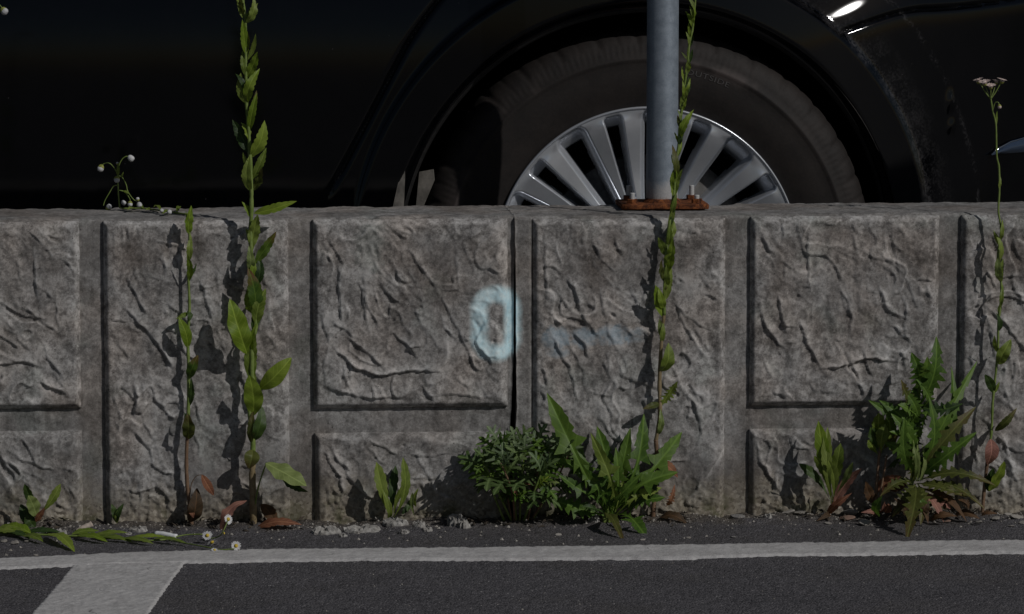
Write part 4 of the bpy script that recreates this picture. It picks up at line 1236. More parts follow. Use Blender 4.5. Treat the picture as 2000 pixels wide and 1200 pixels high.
# ---- tall fleabane in front of the left wall unit
Y1 = -0.024
t1 = plant('tall_weed', 494, 1030, Y1, 'tall leafy green weed rising past the top of the wall, left of the painted figure')
stempx(t1, [(495, 1036), (495, 1012), (493, 938), (493, 899)], Y1, 0.0058, 0.0046, 'stem_buff')
stempx(t1, [(493, 902), (494, 853), (488, 805), (493, 760), (492, 732), (493, 666), (499, 638), (494, 580), (492, 530), (490, 470), (491, 400), (491, 364), (488, 301), (485, 245), (481, 200), (480, 119), (479, 38), (474, 0), (468, -60), (465, -160), (463, -260)], Y1, 0.0044, 0.0018, 'stem')
for (a, b_, c, d_, w_, m_, k_, dy) in [
    (474, 36, 461, -12, 12, 'leaf', 'lance', -0.004), (481, 46, 498, -4, 17, 'leaf', 'lance', -0.008), (483, 42, 504, 6, 12, 'leaf', 'lance', 0.004), (481, 108, 473, 38, 17, 'leaf_bright', 'lance', -0.012),
    (484, 117, 500, 66, 11, 'leaf', 'lance', 0.002), (481, 152, 503, 101, 19, 'leaf_bright', 'lance', -0.012), (480, 150, 474, 98, 11, 'leaf', 'lance', 0.004), (482, 204, 470, 142, 17, 'leaf', 'lance', -0.004), (483, 200, 506, 136, 21, 'leaf_bright', 'lance', -0.012),
    (487, 256, 501, 182, 16, 'leaf_bright', 'lance', -0.008), (487, 300, 454, 234, 24, 'leaf_dark', 'lance', 0.010), (489, 306, 518, 237, 27, 'leaf_bright', 'lance', -0.010), (490, 308, 517, 278, 14, 'leaf', 'lance', 0.0),
    (490, 374, 486, 306, 20, 'leaf', 'lance', -0.010), (494, 350, 519, 288, 18, 'leaf', 'lance', 0.004), (496, 417, 579, 392, 20, 'leaf_bright', 'lance', -0.016),
    (491, 484, 503, 418, 24, 'leaf', 'lance', -0.010), (497, 516, 540, 452, 20, 'leaf_redtip', 'lance', -0.006), (489, 530, 486, 482, 17, 'leaf_pale', 'lance', -0.008), (500, 560, 506, 500, 18, 'leaf_dark', 'lance', 0.0),
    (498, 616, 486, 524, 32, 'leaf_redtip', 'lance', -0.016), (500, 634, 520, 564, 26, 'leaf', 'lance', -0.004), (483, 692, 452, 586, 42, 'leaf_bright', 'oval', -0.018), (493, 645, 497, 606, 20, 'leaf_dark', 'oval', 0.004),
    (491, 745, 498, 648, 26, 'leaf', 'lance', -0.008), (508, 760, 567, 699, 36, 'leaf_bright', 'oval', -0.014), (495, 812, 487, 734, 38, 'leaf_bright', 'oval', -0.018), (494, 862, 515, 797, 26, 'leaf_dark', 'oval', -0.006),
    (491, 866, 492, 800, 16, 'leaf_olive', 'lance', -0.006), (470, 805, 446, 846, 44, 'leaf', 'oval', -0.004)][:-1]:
    leafpx(t1, a, b_, c, d_, w_, m_, k_, Y1, dy)
hug(t1, [(488, 805), (492, 732), (493, 666), (499, 638), (494, 580), (491, 400), (491, 364), (488, 301), (481, 200), (480, 119), (474, 0)], Y1, 30, 860, 62, 46, 14, ['leaf', 'leaf', 'leaf_bright', 'leaf_dark', 'leaf_olive'], 3)
leafpx(t1, 493, 879, 486, 914, 30, 'leaf_olive', 'oval', Y1 - 0.004, -0.012, face=(0, -1, 0.5), curl=0.35)
leafpx(t1, 519, 905, 599, 948, 46, 'leaf_pale', 'oval', Y1 - 0.02, -0.03, face=(0.3, -0.8, 1.0), curl=0.05, fold=0.1)
leafpx(t1, 548, 930, 600, 962, 20, 'leaf_dark', 'lance', Y1 - 0.005, -0.03, face=(0.2, -1, -0.5))
stempx(t1, [(496, 1000), (505, 950), (520, 905)], lambda t: Y1 - 0.02 * t, 0.0014, 0.0011, 'stem', name='petiole')
leafpx(t1, 482, 978, 428, 1052, 26, 'leaf_pink', 'lance', Y1 - 0.008, -0.03, face=(-0.6, -0.7, 0.6), curl=0.3, name='withered_leaf')
leafpx(t1, 500, 1032, 587, 1019, 24, 'leaf_dry', 'lance', Y1 - 0.012, -0.022, face=(0.1, -0.7, 0.9), curl=0.2, name='withered_leaf')
leafpx(t1, 510, 985, 540, 1030, 26, 'leaf_brown', 'lance', Y1 + 0.006, -0.01, face=(0.1, -1, 0.1), curl=0.35, name='withered_leaf')
settle(t1)

# ---- thinner weed left of it
Y2 = -0.014
t2 = plant('thin_weed', 372, 1026, Y2, 'thin weed with few small leaves, reaching just to the wall top, leftmost upright stalk')
stempx(t2, [(374, 1034), (372, 1000), (366, 950), (364, 900), (366, 850)], Y2, 0.0032, 0.0028, 'stem_red')
stempx(t2, [(366, 852), (368, 790), (368, 720), (367, 660), (370, 600), (368, 540), (370, 470), (369, 430)], Y2, 0.0028, 0.0016, 'stem')
for (a, b_, c, d_, w_, m_, k_, dy) in [
    (369, 458, 375, 402, 19, 'leaf_bright', 'lance', -0.010), (371, 508, 374, 460, 13, 'leaf', 'lance', 0.0), (369, 550, 365, 496, 14, 'leaf_bright', 'lance', -0.012), (367, 612, 345, 623, 10, 'leaf', 'lance', -0.012), (366, 608, 371, 626, 12, 'leaf_dark', 'oval', -0.008),
    (367, 680, 351, 622, 22, 'leaf_bright', 'oval', -0.014), (368, 740, 385, 695, 20, 'leaf_redtip', 'oval', -0.012), (369, 795, 373, 738, 13, 'leaf_dark', 'lance', -0.006), (367, 858, 366, 810, 26, 'leaf_olive', 'oval', -0.016)]:
    leafpx(t2, a, b_, c, d_, w_, m_, k_, Y2, dy)
hug(t2, [(366, 850), (368, 790), (368, 720), (367, 660), (370, 600), (368, 540), (370, 470), (369, 430)], Y2, 440, 840, 90, 30, 9, ['leaf', 'leaf_olive', 'leaf_dark'], 4)
leafpx(t2, 371, 1020, 386, 958, 30, 'leaf_brown', 'oval', Y2 - 0.006, -0.014, face=(0.2, -1, 0.1), name='withered_leaf')
leafpx(t2, 368, 985, 378, 1012, 14, 'leaf_dry', 'lance', Y2 - 0.016, -0.006, face=(0, -1, 0.4), name='withered_leaf')
leafpx(t2, 394, 928, 419, 967, 17, 'leaf_dry', 'oval', Y2 - 0.012, -0.006, face=(0.2, -1, 0.3), curl=0.3, name='withered_leaf')
stempx(t2, [(371, 965), (374, 945), (384, 930), (396, 928)], lambda t: Y2 - 0.012 * t, 0.0008, 0.0006, 'stem_red', name='petiole')
settle(t2)

# ---- weed in front of the pole
Y3 = -0.016
t3 = plant('slender_weed', 1275, 1015, Y3, 'slender weed climbing in front of the steel pole and its rusty flange')
stempx(t3, [(1275, 1022), (1276, 1000), (1280, 955), (1284, 915), (1281, 859)], Y3, 0.0036, 0.0032, 'stem_red')
stempx(t3, [(1281, 862), (1287, 825), (1289, 796), (1288, 750), (1290, 700), (1293, 653), (1297, 613)], Y3, 0.0034, 0.0026, 'stem_buff')
stempx(t3, [(1297, 616), (1298, 567), (1300, 527), (1302, 477), (1308, 433), (1313, 400), (1317, 367), (1320, 320), (1325, 287), (1328, 247), (1333, 200), (1338, 160), (1343, 127), (1346, 87), (1352, 60), (1355, 37), (1358, 0), (1362, -60), (1364, -140)], Y3, 0.0026, 0.0014, 'stem')
for (a, b_, c, d_, w_, m_, k_, dy) in [
    (1355, 38, 1348, 12, 7, 'leaf', 'lance', -0.004), (1353, 60, 1357, 20, 8, 'leaf_bright', 'lance', -0.006), (1346, 92, 1341, 62, 7, 'leaf', 'lance', -0.004), (1344, 118, 1331, 103, 5, 'leaf_pale', 'lance', -0.006), (1345, 125, 1353, 96, 8, 'leaf_dark', 'lance', 0.0),
    (1341, 150, 1344, 115, 8, 'leaf', 'lance', -0.004), (1337, 190, 1346, 150, 12, 'leaf_dark', 'lance', 0.004), (1335, 195, 1334, 158, 8, 'leaf_bright', 'lance', -0.008), (1332, 222, 1330, 188, 8, 'leaf', 'lance', -0.004), (1328, 250, 1323, 225, 8, 'leaf_olive', 'lance', -0.006),
    (1327, 272, 1353, 215, 16, 'leaf_bright', 'lance', -0.010), (1326, 285, 1337, 250, 10, 'leaf_dark', 'lance', 0.0), (1322, 345, 1317, 283, 15, 'leaf_olive', 'lance', -0.002), (1319, 382, 1333, 330, 14, 'leaf', 'lance', -0.006), (1316, 375, 1316, 330, 9, 'leaf_bright', 'lance', -0.008),
    (1308, 448, 1315, 405, 13, 'leaf', 'lance', -0.006), (1305, 480, 1309, 440, 12, 'leaf', 'lance', -0.008), (1304, 534, 1314, 464, 19, 'leaf_bright', 'lance', -0.010), (1301, 585, 1313, 524, 19, 'leaf', 'lance', -0.006), (1303, 560, 1300, 520, 14, 'leaf', 'lance', -0.012),
    (1296, 620, 1279, 556, 22, 'leaf_bright', 'lance', -0.012), (1294, 662, 1288, 622, 13, 'leaf_pale', 'lance', -0.006), (1292, 670, 1297, 630, 12, 'leaf', 'lance', -0.004), (1290, 726, 1309, 674, 28, 'leaf', 'oval', -0.014), (1290, 795, 1323, 744, 26, 'leaf', 'jag', -0.014),
    (1288, 788, 1256, 798, 15, 'leaf_olive', 'lance', -0.016), (1285, 850, 1291, 800, 13, 'leaf_pale', 'lance', -0.008)]:
    leafpx(t3, a, b_, c, d_, w_, m_, k_, Y3, dy)
hug(t3, [(1289, 796), (1288, 750), (1290, 700), (1293, 653), (1297, 613), (1300, 527), (1302, 477), (1313, 400), (1317, 367), (1328, 247), (1343, 127), (1352, 60), (1358, 0)], Y3, 20, 420, 21, 28, 7, ['leaf', 'leaf_bright', 'leaf_bright', 'leaf_dark', 'leaf_pale'], 5)
hug(t3, [(1289, 796), (1288, 750), (1290, 700), (1293, 653), (1297, 613), (1300, 527), (1302, 477), (1313, 400)], Y3, 420, 610, 30, 38, 13, ['leaf', 'leaf_bright', 'leaf_dark', 'leaf_olive'], 6)
leafpx(t3, 1288, 905, 1325, 930, 22, 'leaf_dry', 'lance', Y3 - 0.006, -0.012, face=(0.2, -1, 0.4), curl=0.4, name='withered_leaf')
leafpx(t3, 1300, 990, 1318, 950, 18, 'leaf_dry', 'jag', Y3 - 0.008, -0.014, face=(0.1, -1, 0.2), curl=0.3, name='withered_leaf')
leafpx(t3, 1288, 1012, 1345, 1020, 26, 'leaf_brown', 'lance', Y3 - 0.012, -0.02, face=(0, -0.6, 1), curl=0.3, name='withered_leaf')
settle(t3)

# ---- weed with the flat flower head at the right edge
Y4 = -0.022
t4 = plant('flowering_weed', 1922, 1005, Y4, 'thin weed at the right edge topped by a flat cluster of pinkish flowers')
stempx(t4, [(1918, 1012), (1920, 985), (1925, 930), (1934, 863)], Y4, 0.0030, 0.0026, 'stem_red')
stempx(t4, [(1934, 866), (1937, 833), (1939, 783), (1945, 727), (1949, 687), (1950, 633), (1955, 583), (1955, 550), (1949, 517), (1950, 487), (1955, 447), (1950, 413), (1952, 370), (1951, 327), (1947, 307), (1946, 277), (1945, 243), (1939, 217), (1935, 192)], Y4, 0.0022, 0.0012, 'stem')
for (a, b_, c, d_, w_, m_, k_, dy) in [
    (1950, 515, 1946, 450, 12, 'leaf', 'lance', -0.004), (1954, 470, 1960, 430, 9, 'leaf', 'lance', -0.004), (1955, 552, 1949, 498, 15, 'leaf_pale', 'lance', -0.008), (1955, 545, 1960, 505, 10, 'leaf', 'lance', 0.0), (1955, 600, 1960, 556, 9, 'leaf', 'lance', 0.0),
    (1950, 648, 1948, 612, 12, 'leaf_dark', 'lance', -0.006), (1951, 712, 1975, 666, 25, 'leaf', 'oval', -0.014), (1941, 768, 1924, 732, 18, 'leaf_dark', 'oval', -0.010), (1943, 842, 1987, 800, 17, 'leaf_olive', 'lance', -0.014), (1946, 245, 1947, 215, 6, 'leaf', 'lance', 0.0),
    (1951, 370, 1955, 345, 7, 'leaf', 'lance', 0.0), (1932, 960, 1962, 902, 30, 'leaf_bright', 'oval', -0.03), (1930, 960, 1940, 915, 20, 'leaf_dark', 'oval', -0.01)]:
    leafpx(t4, a, b_, c, d_, w_, m_, k_, Y4, dy)
hug(t4, [(1939, 783), (1945, 727), (1949, 687), (1950, 633), (1955, 583), (1955, 550), (1949, 517), (1950, 487), (1955, 447), (1950, 413), (1952, 370), (1951, 327), (1945, 243)], Y4, 480, 780, 80, 34, 8, ['leaf', 'leaf', 'leaf_pale', 'leaf_olive'], 7)
leafpx(t4, 1935, 858, 1931, 908, 30, 'leaf_pink', 'oval', Y4 - 0.004, -0.008, face=(0.2, -1, 0.2), curl=0.3, name='withered_leaf')
def flower(parent, c, axis_, r, petal_mat, disc=True, petals=16, up=0.3):
    """open daisy-like head: ring of narrow petals around a domed disc"""
    c = Vector(c); ax = Vector(axis_).normalized()
    u = ax.orthogonal().normalized(); v = ax.cross(u)
    V, Fs = [], []
    for k in range(petals):
        a = 2 * math.pi * k / petals + RND.uniform(-0.08, 0.08)
        d1 = u * math.cos(a) + v * math.sin(a); s1 = ax.cross(d1)
        rl = r * RND.uniform(0.88, 1.05); w = r * 0.15
        lift = up * r * RND.uniform(0.7, 1.3)
        o0 = len(V)
        V += [c + d1 * r * 0.3 + s1 * w * 0.5, c + d1 * r * 0.3 - s1 * w * 0.5, c + d1 * rl * 0.7 - s1 * w + ax * lift * 0.6, c + d1 * rl * 0.7 + s1 * w + ax * lift * 0.6, c + d1 * rl - s1 * w * 0.4 + ax * lift, c + d1 * rl + s1 * w * 0.4 + ax * lift]
        Fs += [(o0, o0 + 1, o0 + 2, o0 + 3), (o0 + 3, o0 + 2, o0 + 4, o0 + 5)]
    me = mesh_py('petals', V, Fs)
    fl = obj('flower', me, M[petal_mat], parent)
    fl['kind'] = 'stuff'
    if disc:
        V, Fs = lathe([(0.0, 0.36 * r), (0.16 * r, 0.33 * r), (0.30 * r, 0.22 * r), (0.38 * r, 0.05 * r), (0.34 * r, -0.10 * r), (0.15 * r, -0.2 * r), (0.0, -0.22 * r)], 14)
        V = [c + u * x + v * z + ax * y for x, y, z in V]
        obj('disc', mesh_py('disc', V, Fs), M['disc'], fl)
    return fl
def bud(parent, c, axis_, r, cup='sepal', top='petal'):
    """closed nodding head: green cup with the petals' white tip"""
    c = Vector(c); ax = Vector(axis_).normalized()
    u = ax.orthogonal().normalized(); v = ax.cross(u)
    def put(prof, lob):
        V, Fs = lathe([(a * r, b_ * r) for a, b_ in prof], 14)
        return [c + (u * x + v * z) * (1 + lob * math.cos(5 * math.atan2(x, z))) + ax * y for x, y, z in V], Fs
    V, Fs = put([(0.0, -1.0), (0.45, -0.9), (0.8, -0.5), (0.92, 0.0), (0.88, 0.12)], 0.03)
    o = obj('bud', mesh_py('bud', V, Fs), M[cup], parent)
    V, Fs = put([(0.80, -0.1), (0.94, 0.15), (0.86, 0.7), (0.6, 1.05), (0.2, 1.15), (0.0, 1.0)], 0.07)
    obj('petals', mesh_py('petals', V, Fs), M[top], o)
    return o
for (px, py, r, dy) in ((1911, 157, 0.0085, 0.004), (1923, 161, 0.0090, -0.008), (1935, 168, 0.0080, -0.010), (1946, 159, 0.0065, 0.006), (1957, 157, 0.0085, 0.0)):
    hd = at(px, py, Y4 + dy)
    stem(t4, 'pedicel', [at(1935, 194, Y4), at(1935, 194, Y4).lerp(hd, 0.5) + Vector((0, 0, -0.002)), hd], 0.0010, 0.0007, M['stem'], per=4, seg=6)
    ax_ = (hd - at(1936, 215, Y4)).normalized() + Vector((0, -0.15, 0.4))
    bud(t4, hd + Vector((0, 0, -0.002)), ax_, r * 0.45, 'sepal', 'petal_pink')
    flower(t4, hd + Vector((0, 0, 0.001)), ax_, r, 'petal_pink', False, 16, 0.1)
stem(t4, 'pedicel', [at(1939, 215, Y4), at(1943, 202, Y4 - 0.002), at(1949, 200, Y4 - 0.004), at(1952, 205, Y4 - 0.005)], 0.0009, 0.0006, M['stem'], per=4, seg=6)
bud(t4, at(1952, 208, Y4 - 0.005), (0.1, -0.2, -1), 0.0032, 'sepal', 'petal_pink')
settle(t4)

# ---- nodding white buds on a stalk that lies along the wall top
yb = 0.03
t5 = plant('nodding_flower_stalk', 230, 404, yb, 'white nodding flower buds on a limp stalk lying along the wall top', 'flower')
def tp(px, py, y=None):               # point above the wall top
    return at(px, py, yb if y is None else y)
zt_ = ZTOP
def top_at(px, py): return atg(px, py, zt_ + 0.003)
lie = [top_at(372, 420), top_at(352, 417), top_at(318, 412), top_at(285, 408), top_at(258, 407), top_at(236, 407)]
stem(t5, 'stem', lie + [tp(233, 398, lie[-1].y), tp(231, 375, lie[-1].y), tp(230, 350, lie[-1].y), tp(229, 338, lie[-1].y)], 0.0014, 0.0010, M['stem'])
yl = lie[-1].y
stem(t5, 'pedicel', [tp(229, 340, yl), tp(224, 330, yl), tp(215, 320, yl), tp(206, 319, yl), tp(199, 323, yl)], 0.0009, 0.0007, M['stem'], seg=6)
stem(t5, 'pedicel', [tp(230, 342, yl), tp(232, 325, yl), tp(238, 312, yl), tp(246, 306, yl), tp(252, 307, yl)], 0.0009, 0.0007, M['stem'], seg=6)
stem(t5, 'pedicel', [tp(230, 344, yl), tp(238, 346, yl), tp(246, 360, yl), tp(250, 375, yl), tp(262, 391, yl), tp(270, 391, yl)], 0.0009, 0.0007, M['stem'], seg=6)
stem(t5, 'pedicel', [tp(230, 362, yl), tp(222, 364, yl), tp(213, 378, yl), tp(205, 392, yl), tp(202, 402, yl)], 0.0009, 0.0007, M['stem'], seg=6)
stem(t5, 'pedicel', [tp(232, 372, yl), tp(243, 375, yl), tp(252, 386, yl), tp(255, 394, yl)], 0.0009, 0.0007, M['stem'], seg=6)
for (px, py, r, ax_, cup) in ((197, 328, 0.0062, (-0.4, -0.3, -1), 'sepal'), (255, 309, 0.0060, (0.7, -0.3, -0.6), 'petal'), (228, 350, 0.0056, (0, -0.4, -1), 'sepal'), (229, 320, 0.0026, (0, 0, 1), 'sepal'), (254, 398, 0.0048, (0, -0.4, -1), 'sepal'), (272, 400, 0.0052, (0.2, -0.5, -0.6), 'petal'), (269, 390, 0.0035, (-0.2, 0, 1), 'sepal'), (212, 406, 0.0058, (0.5, -0.4, 0.9), 'sepal'), (241, 396, 0.0045, (0.6, 0, -0.6), 'petal')):
    bud(t5, tp(px, py, yl), ax_, r * 0.85, cup, 'petal')
for (a, b_, c, d_, w_) in ((230, 345, 231, 318, 7), (238, 348, 241, 336, 4), (240, 373, 254, 379, 7), (300, 411, 285, 414, 9), (315, 413, 300, 406, 8), (335, 415, 318, 420, 9), (262, 408, 250, 413, 8), (345, 416, 352, 408, 9), (280, 408, 266, 404, 8)):
    p0 = at(a, b_, yl) if b_ < 400 else top_at(a, b_); p1 = at(c, d_, yl - 0.004) if b_ < 400 else top_at(c, d_) + Vector((0, 0, 0.004))
    leaf(t5, p0, p1, w_ * PX, M['leaf'], 'lance', (0.1, -0.6, 0.8))
for (px, py, r) in ((316, 416, 0.0034), (331, 419, 0.0040)):
    bud(t5, top_at(px, py) + Vector((0, 0, 0.003)), (0, -0.8, 0.4), r, 'sepal', 'petal')
settle(t5)
# ---- bud just entering the frame at the upper left
Y6 = -0.03
t6 = plant('nodding_weed', -30, 1035, Y6, 'weed left of the frame, one nodding white bud at the top left corner', 'weed')
stempx(t6, [(-26, 1046), (-30, 900), (-34, 700), (-30, 450), (-26, 200), (-20, 60), (-14, 20)], Y6, 0.0028, 0.0012, 'stem')
stempx(t6, [(-16, 30), (-10, 10), (-3, 8), (4, 16)], Y6, 0.0009, 0.0007, 'stem', name='pedicel')
bud(t6, at(7, 21, Y6), (0.7, -0.4, -0.6), 0.0058, 'sepal', 'petal')
for (a, b_, c, d_, w_) in ((-30, 850, -60, 800, 24), (-33, 700, -55, 640, 22), (-31, 520, -50, 460, 18), (-28, 380, -44, 330, 14), (-29, 300, -45, 250, 12)):
    leafpx(t6, a, b_, c, d_, w_, 'leaf', 'lance', Y6)
settle(t6)

# ---- stalk lying on the road at the left, with daisies
def ground(px, py, h=0.004):
    p = atg(px, py, 0.004)
    return Vector((p.x, p.y, float(road_z(p.x, p.y)) + h))
g0 = ground(200, 1052)
t7 = empty('fallen_daisy_stalk', (g0.x, g0.y, 0), 'green stalk with white and yellow daisies lying on the asphalt along the wall', 'flower')
stem(t7, 'stem', [ground(-90, 1040), ground(-20, 1042), ground(40, 1045), ground(110, 1048), ground(170, 1050), ground(240, 1055), ground(310, 1056), ground(360, 1052, 0.008), ground(396, 1053, 0.010)], 0.0018, 0.0010, M['stem'])
stem(t7, 'pedicel', [ground(330, 1057), ground(390, 1068), ground(430, 1074), ground(458, 1075, 0.006)], 0.0009, 0.0008, M['stem'])
stem(t7, 'pedicel', [ground(396, 1056), ground(425, 1058, 0.01), ground(436, 1060, 0.02), ground(445, 1058, 0.034)], 0.0009, 0.0008, M['stem'])
for (a, b_, c, d_, w_, m_, h_) in ((60, 1046, 2, 1038, 22, 'leaf_bright', 0.012), (55, 1046, -30, 1042, 20, 'leaf', 0.010), (45, 1050, 84, 1060, 18, 'leaf', 0.006), (95, 1048, 146, 1074, 22, 'leaf_bright', 0.005), (150, 1050, 210, 1060, 16, 'leaf_bright', 0.006), (140, 1049, 195, 1045, 14, 'leaf', 0.010), (190, 1052, 260, 1058, 12, 'leaf', 0.005),
                               (180, 1050, 250, 1050, 12, 'leaf', 0.012), (240, 1055, 300, 1062, 12, 'leaf', 0.005), (250, 1054, 330, 1056, 10, 'leaf_bright', 0.010), (300, 1056, 365, 1062, 9, 'leaf', 0.006), (50, 1044, 120, 1042, 14, 'leaf_dark', 0.006), (8, 1042, 60, 1052, 14, 'leaf_dark', 0.004)):
    leaf(t7, ground(a, b_, 0.005), ground(c, d_, h_), w_ * PX * 1.3, M[m_], 'lance', (0.1, -0.5, 1.0), curl=0.1)
for (px, py, h_, ax_) in ((405, 1058, 0.012, (-0.2, -0.9, 0.5)), (414, 1062, 0.006, (0.3, -0.5, -0.5)), (461, 1074, 0.010, (0.1, -1, 0.45)), (446, 1057, 0.036, (0.7, -0.8, 0.3)), (437, 1062, 0.018, (1, 0.1, 0.3)), (419, 1076, 0.004, (0.2, -0.4, 1))):
    flower(t7, ground(px, py, h_), ax_, 0.0078 if px not in (419, 437) else 0.0055, 'petal', True, 18, 0.05)
settle(t7)

# ---- seedlings
def seedling(px, py, y, label, leaves, name='seedling', stems=True):
    e = plant(name, px, py, y, label, 'weed', 'small seedlings at the wall foot')
    for (a, b_, c, d_, w_, m_, k_, dy) in leaves:
        leafpx(e, a, b_, c, d_, w_, m_, k_, y, dy)
    settle(e)
    return e
seedling(72, 1020, -0.03, 'small seedling with three stubby leaves, leftmost at the wall foot', [
    (72, 1012, 48, 945, 20, 'leaf_dark', 'spoon', -0.004), (74, 1008, 118, 946, 20, 'leaf', 'spoon', -0.010), (72, 1010, 55, 968, 28, 'leaf_pale', 'oval', -0.020), (70, 1020, 88, 992, 14, 'leaf_dry', 'lance', -0.012), (70, 1030, 40, 985, 24, 'leaf_dark', 'oval', 0.010), (68, 1030, 52, 1002, 22, 'leaf_dark', 'oval', 0.0)])
seedling(228, 1022, -0.008, 'tiny dark green seedling beside the vertical channel of the wall', [
    (226, 1020, 218, 985, 13, 'leaf_dark', 'oval', -0.004), (227, 1020, 240, 985, 12, 'leaf_dark', 'oval', -0.008), (228, 1022, 232, 995, 10, 'leaf', 'oval', -0.008)])
seedling(764, 1018, -0.02, 'upright seedling with four narrow leaves amid white mortar crumbs', [
    (762, 1016, 737, 903, 30, 'leaf', 'spoon', -0.012), (766, 1016, 790, 896, 24, 'leaf', 'spoon', -0.014), (764, 1016, 772, 910, 22, 'leaf_dark', 'spoon', 0.006), (768, 1010, 790, 945, 14, 'leaf', 'spoon', -0.020), (758, 1016, 752, 960, 12, 'leaf', 'lance', -0.02)])
seedling(812, 1015, -0.014, 'tiny hooked seedling just right of the upright seedling', [
    (812, 1014, 806, 962, 10, 'leaf_pale', 'spoon', -0.010), (812, 990, 816, 955, 10, 'leaf', 'lance', -0.012), (806, 975, 795, 1000, 12, 'leaf_dark', 'lance', -0.008), (800, 985, 785, 1005, 12, 'leaf_dark', 'lance', -0.006)])
seedling(1624, 1000, -0.03, 'seedling with bright upright leaves, left of the large spiny weed', [
    (1625, 985, 1596, 826, 34, 'leaf_bright', 'spoon', -0.010), (1628, 980, 1616, 840, 26, 'leaf', 'spoon', -0.018), (1630, 970, 1640, 868, 30, 'leaf', 'spoon', -0.020), (1622, 970, 1590, 890, 22, 'leaf', 'spoon', -0.026), (1626, 975, 1618, 900, 28, 'leaf', 'spoon', -0.032), (1632, 968, 1666, 903, 16, 'leaf_pale', 'spoon', -0.024),
    (1620, 975, 1560, 905, 24, 'leaf_dark', 'spoon', 0.012), (1628, 985, 1684, 915, 22, 'leaf_pink', 'lance', -0.02), (1615, 1005, 1660, 965, 16, 'leaf_dry', 'lance', -0.03), (1620, 1005, 1600, 1015, 12, 'leaf_brown', 'lance', -0.03)])

# ---- mugwort tuft
Y8 = -0.036
t8 = plant('mugwort_tuft', 1010, 1020, Y8, 'bushy tuft of feathery grey-green leaves below the wall joint', 'weed')
shoots = [((985, 1018), (960, 955), (938, 896), (0.010)), ((1000, 1020), (985, 935), (972, 868), (-0.006)), ((1015, 1020), (1018, 945), (1024, 885), (-0.02)), ((1030, 1020), (1045, 945), (1066, 874), (-0.01)), ((1040, 1018), (1075, 950), (1100, 880), (0.008)), ((1005, 1022), (1000, 960), (978, 905), (-0.035)), ((1000, 1020), (965, 945), (942, 900), (-0.02)), ((1035, 1020), (1085, 940), (1110, 890), (-0.02)), ((1008, 1020), (1003, 935), (1003, 862), (0.0)), ((1024, 1020), (1046, 935), (1046, 866), (0.006)), ((1022, 1022), (1040, 970), (1060, 915), (-0.035))]
for s_i, (p0, p1, p2, dy) in enumerate(shoots):
    pts = [at(p0[0], p0[1], Y8 + 0.015), at(p1[0], p1[1], Y8 + dy * 0.6), at(p2[0], p2[1], Y8 + dy)]
    pts[0].z = max(pts[0].z, 0.002)
    S = smooth_path(pts, 6)
    stem(t8, 'stem', pts, 0.0018, 0.0012, M['stem_red'] if s_i % 2 else M['stem'])
    for k in range(10):
        if RND.random() < 0.14: continue
        t = 0.46 + 0.54 * (k / 10) ** 0.8
        q = S[min(len(S) - 1, int(t * (len(S) - 1)))]
        an = k * 2.4 + s_i
        rise = 0.2 + 1.9 * (k / 10) ** 1.6
        d_ = Vector((math.cos(an), math.sin(an) * 0.9, rise)).normalized()
        if d_.y > 0.3: d_.y *= 0.45
        L = RND.uniform(0.034, 0.062) * (1.0 - 0.30 * k / 12)
        if k < 4: d_.z = RND.uniform(-0.35, 0.2)
        tip_ = q + d_ * L
        tip_.y = min(tip_.y, -0.006)
        leaf(t8, q, tip_, L * 0.85, M['leaf_mugtop'] if k > 7 else (M['leaf_mug'] if RND.random() < 0.65 else M['leaf_sow']), 'mug', (d_.x * 0.3, -0.6, 0.9), curl=0.2)
for (a, b_, c, d_, w_, m_) in ((1062, 948, 1092, 942, 34, 'leaf_pale'), (1048, 955, 1070, 930, 24, 'leaf_bright'), (1000, 950, 1010, 965, 14, 'leaf_dry'), (1012, 955, 1035, 945, 14, 'leaf_dry'), (945, 905, 930, 925, 24, 'leaf_sow')):
    leafpx(t8, a, b_, c, d_, w_, m_, 'mug', Y8 - 0.02, -0.015, face=(0, -0.8, 0.8))
settle(t8)

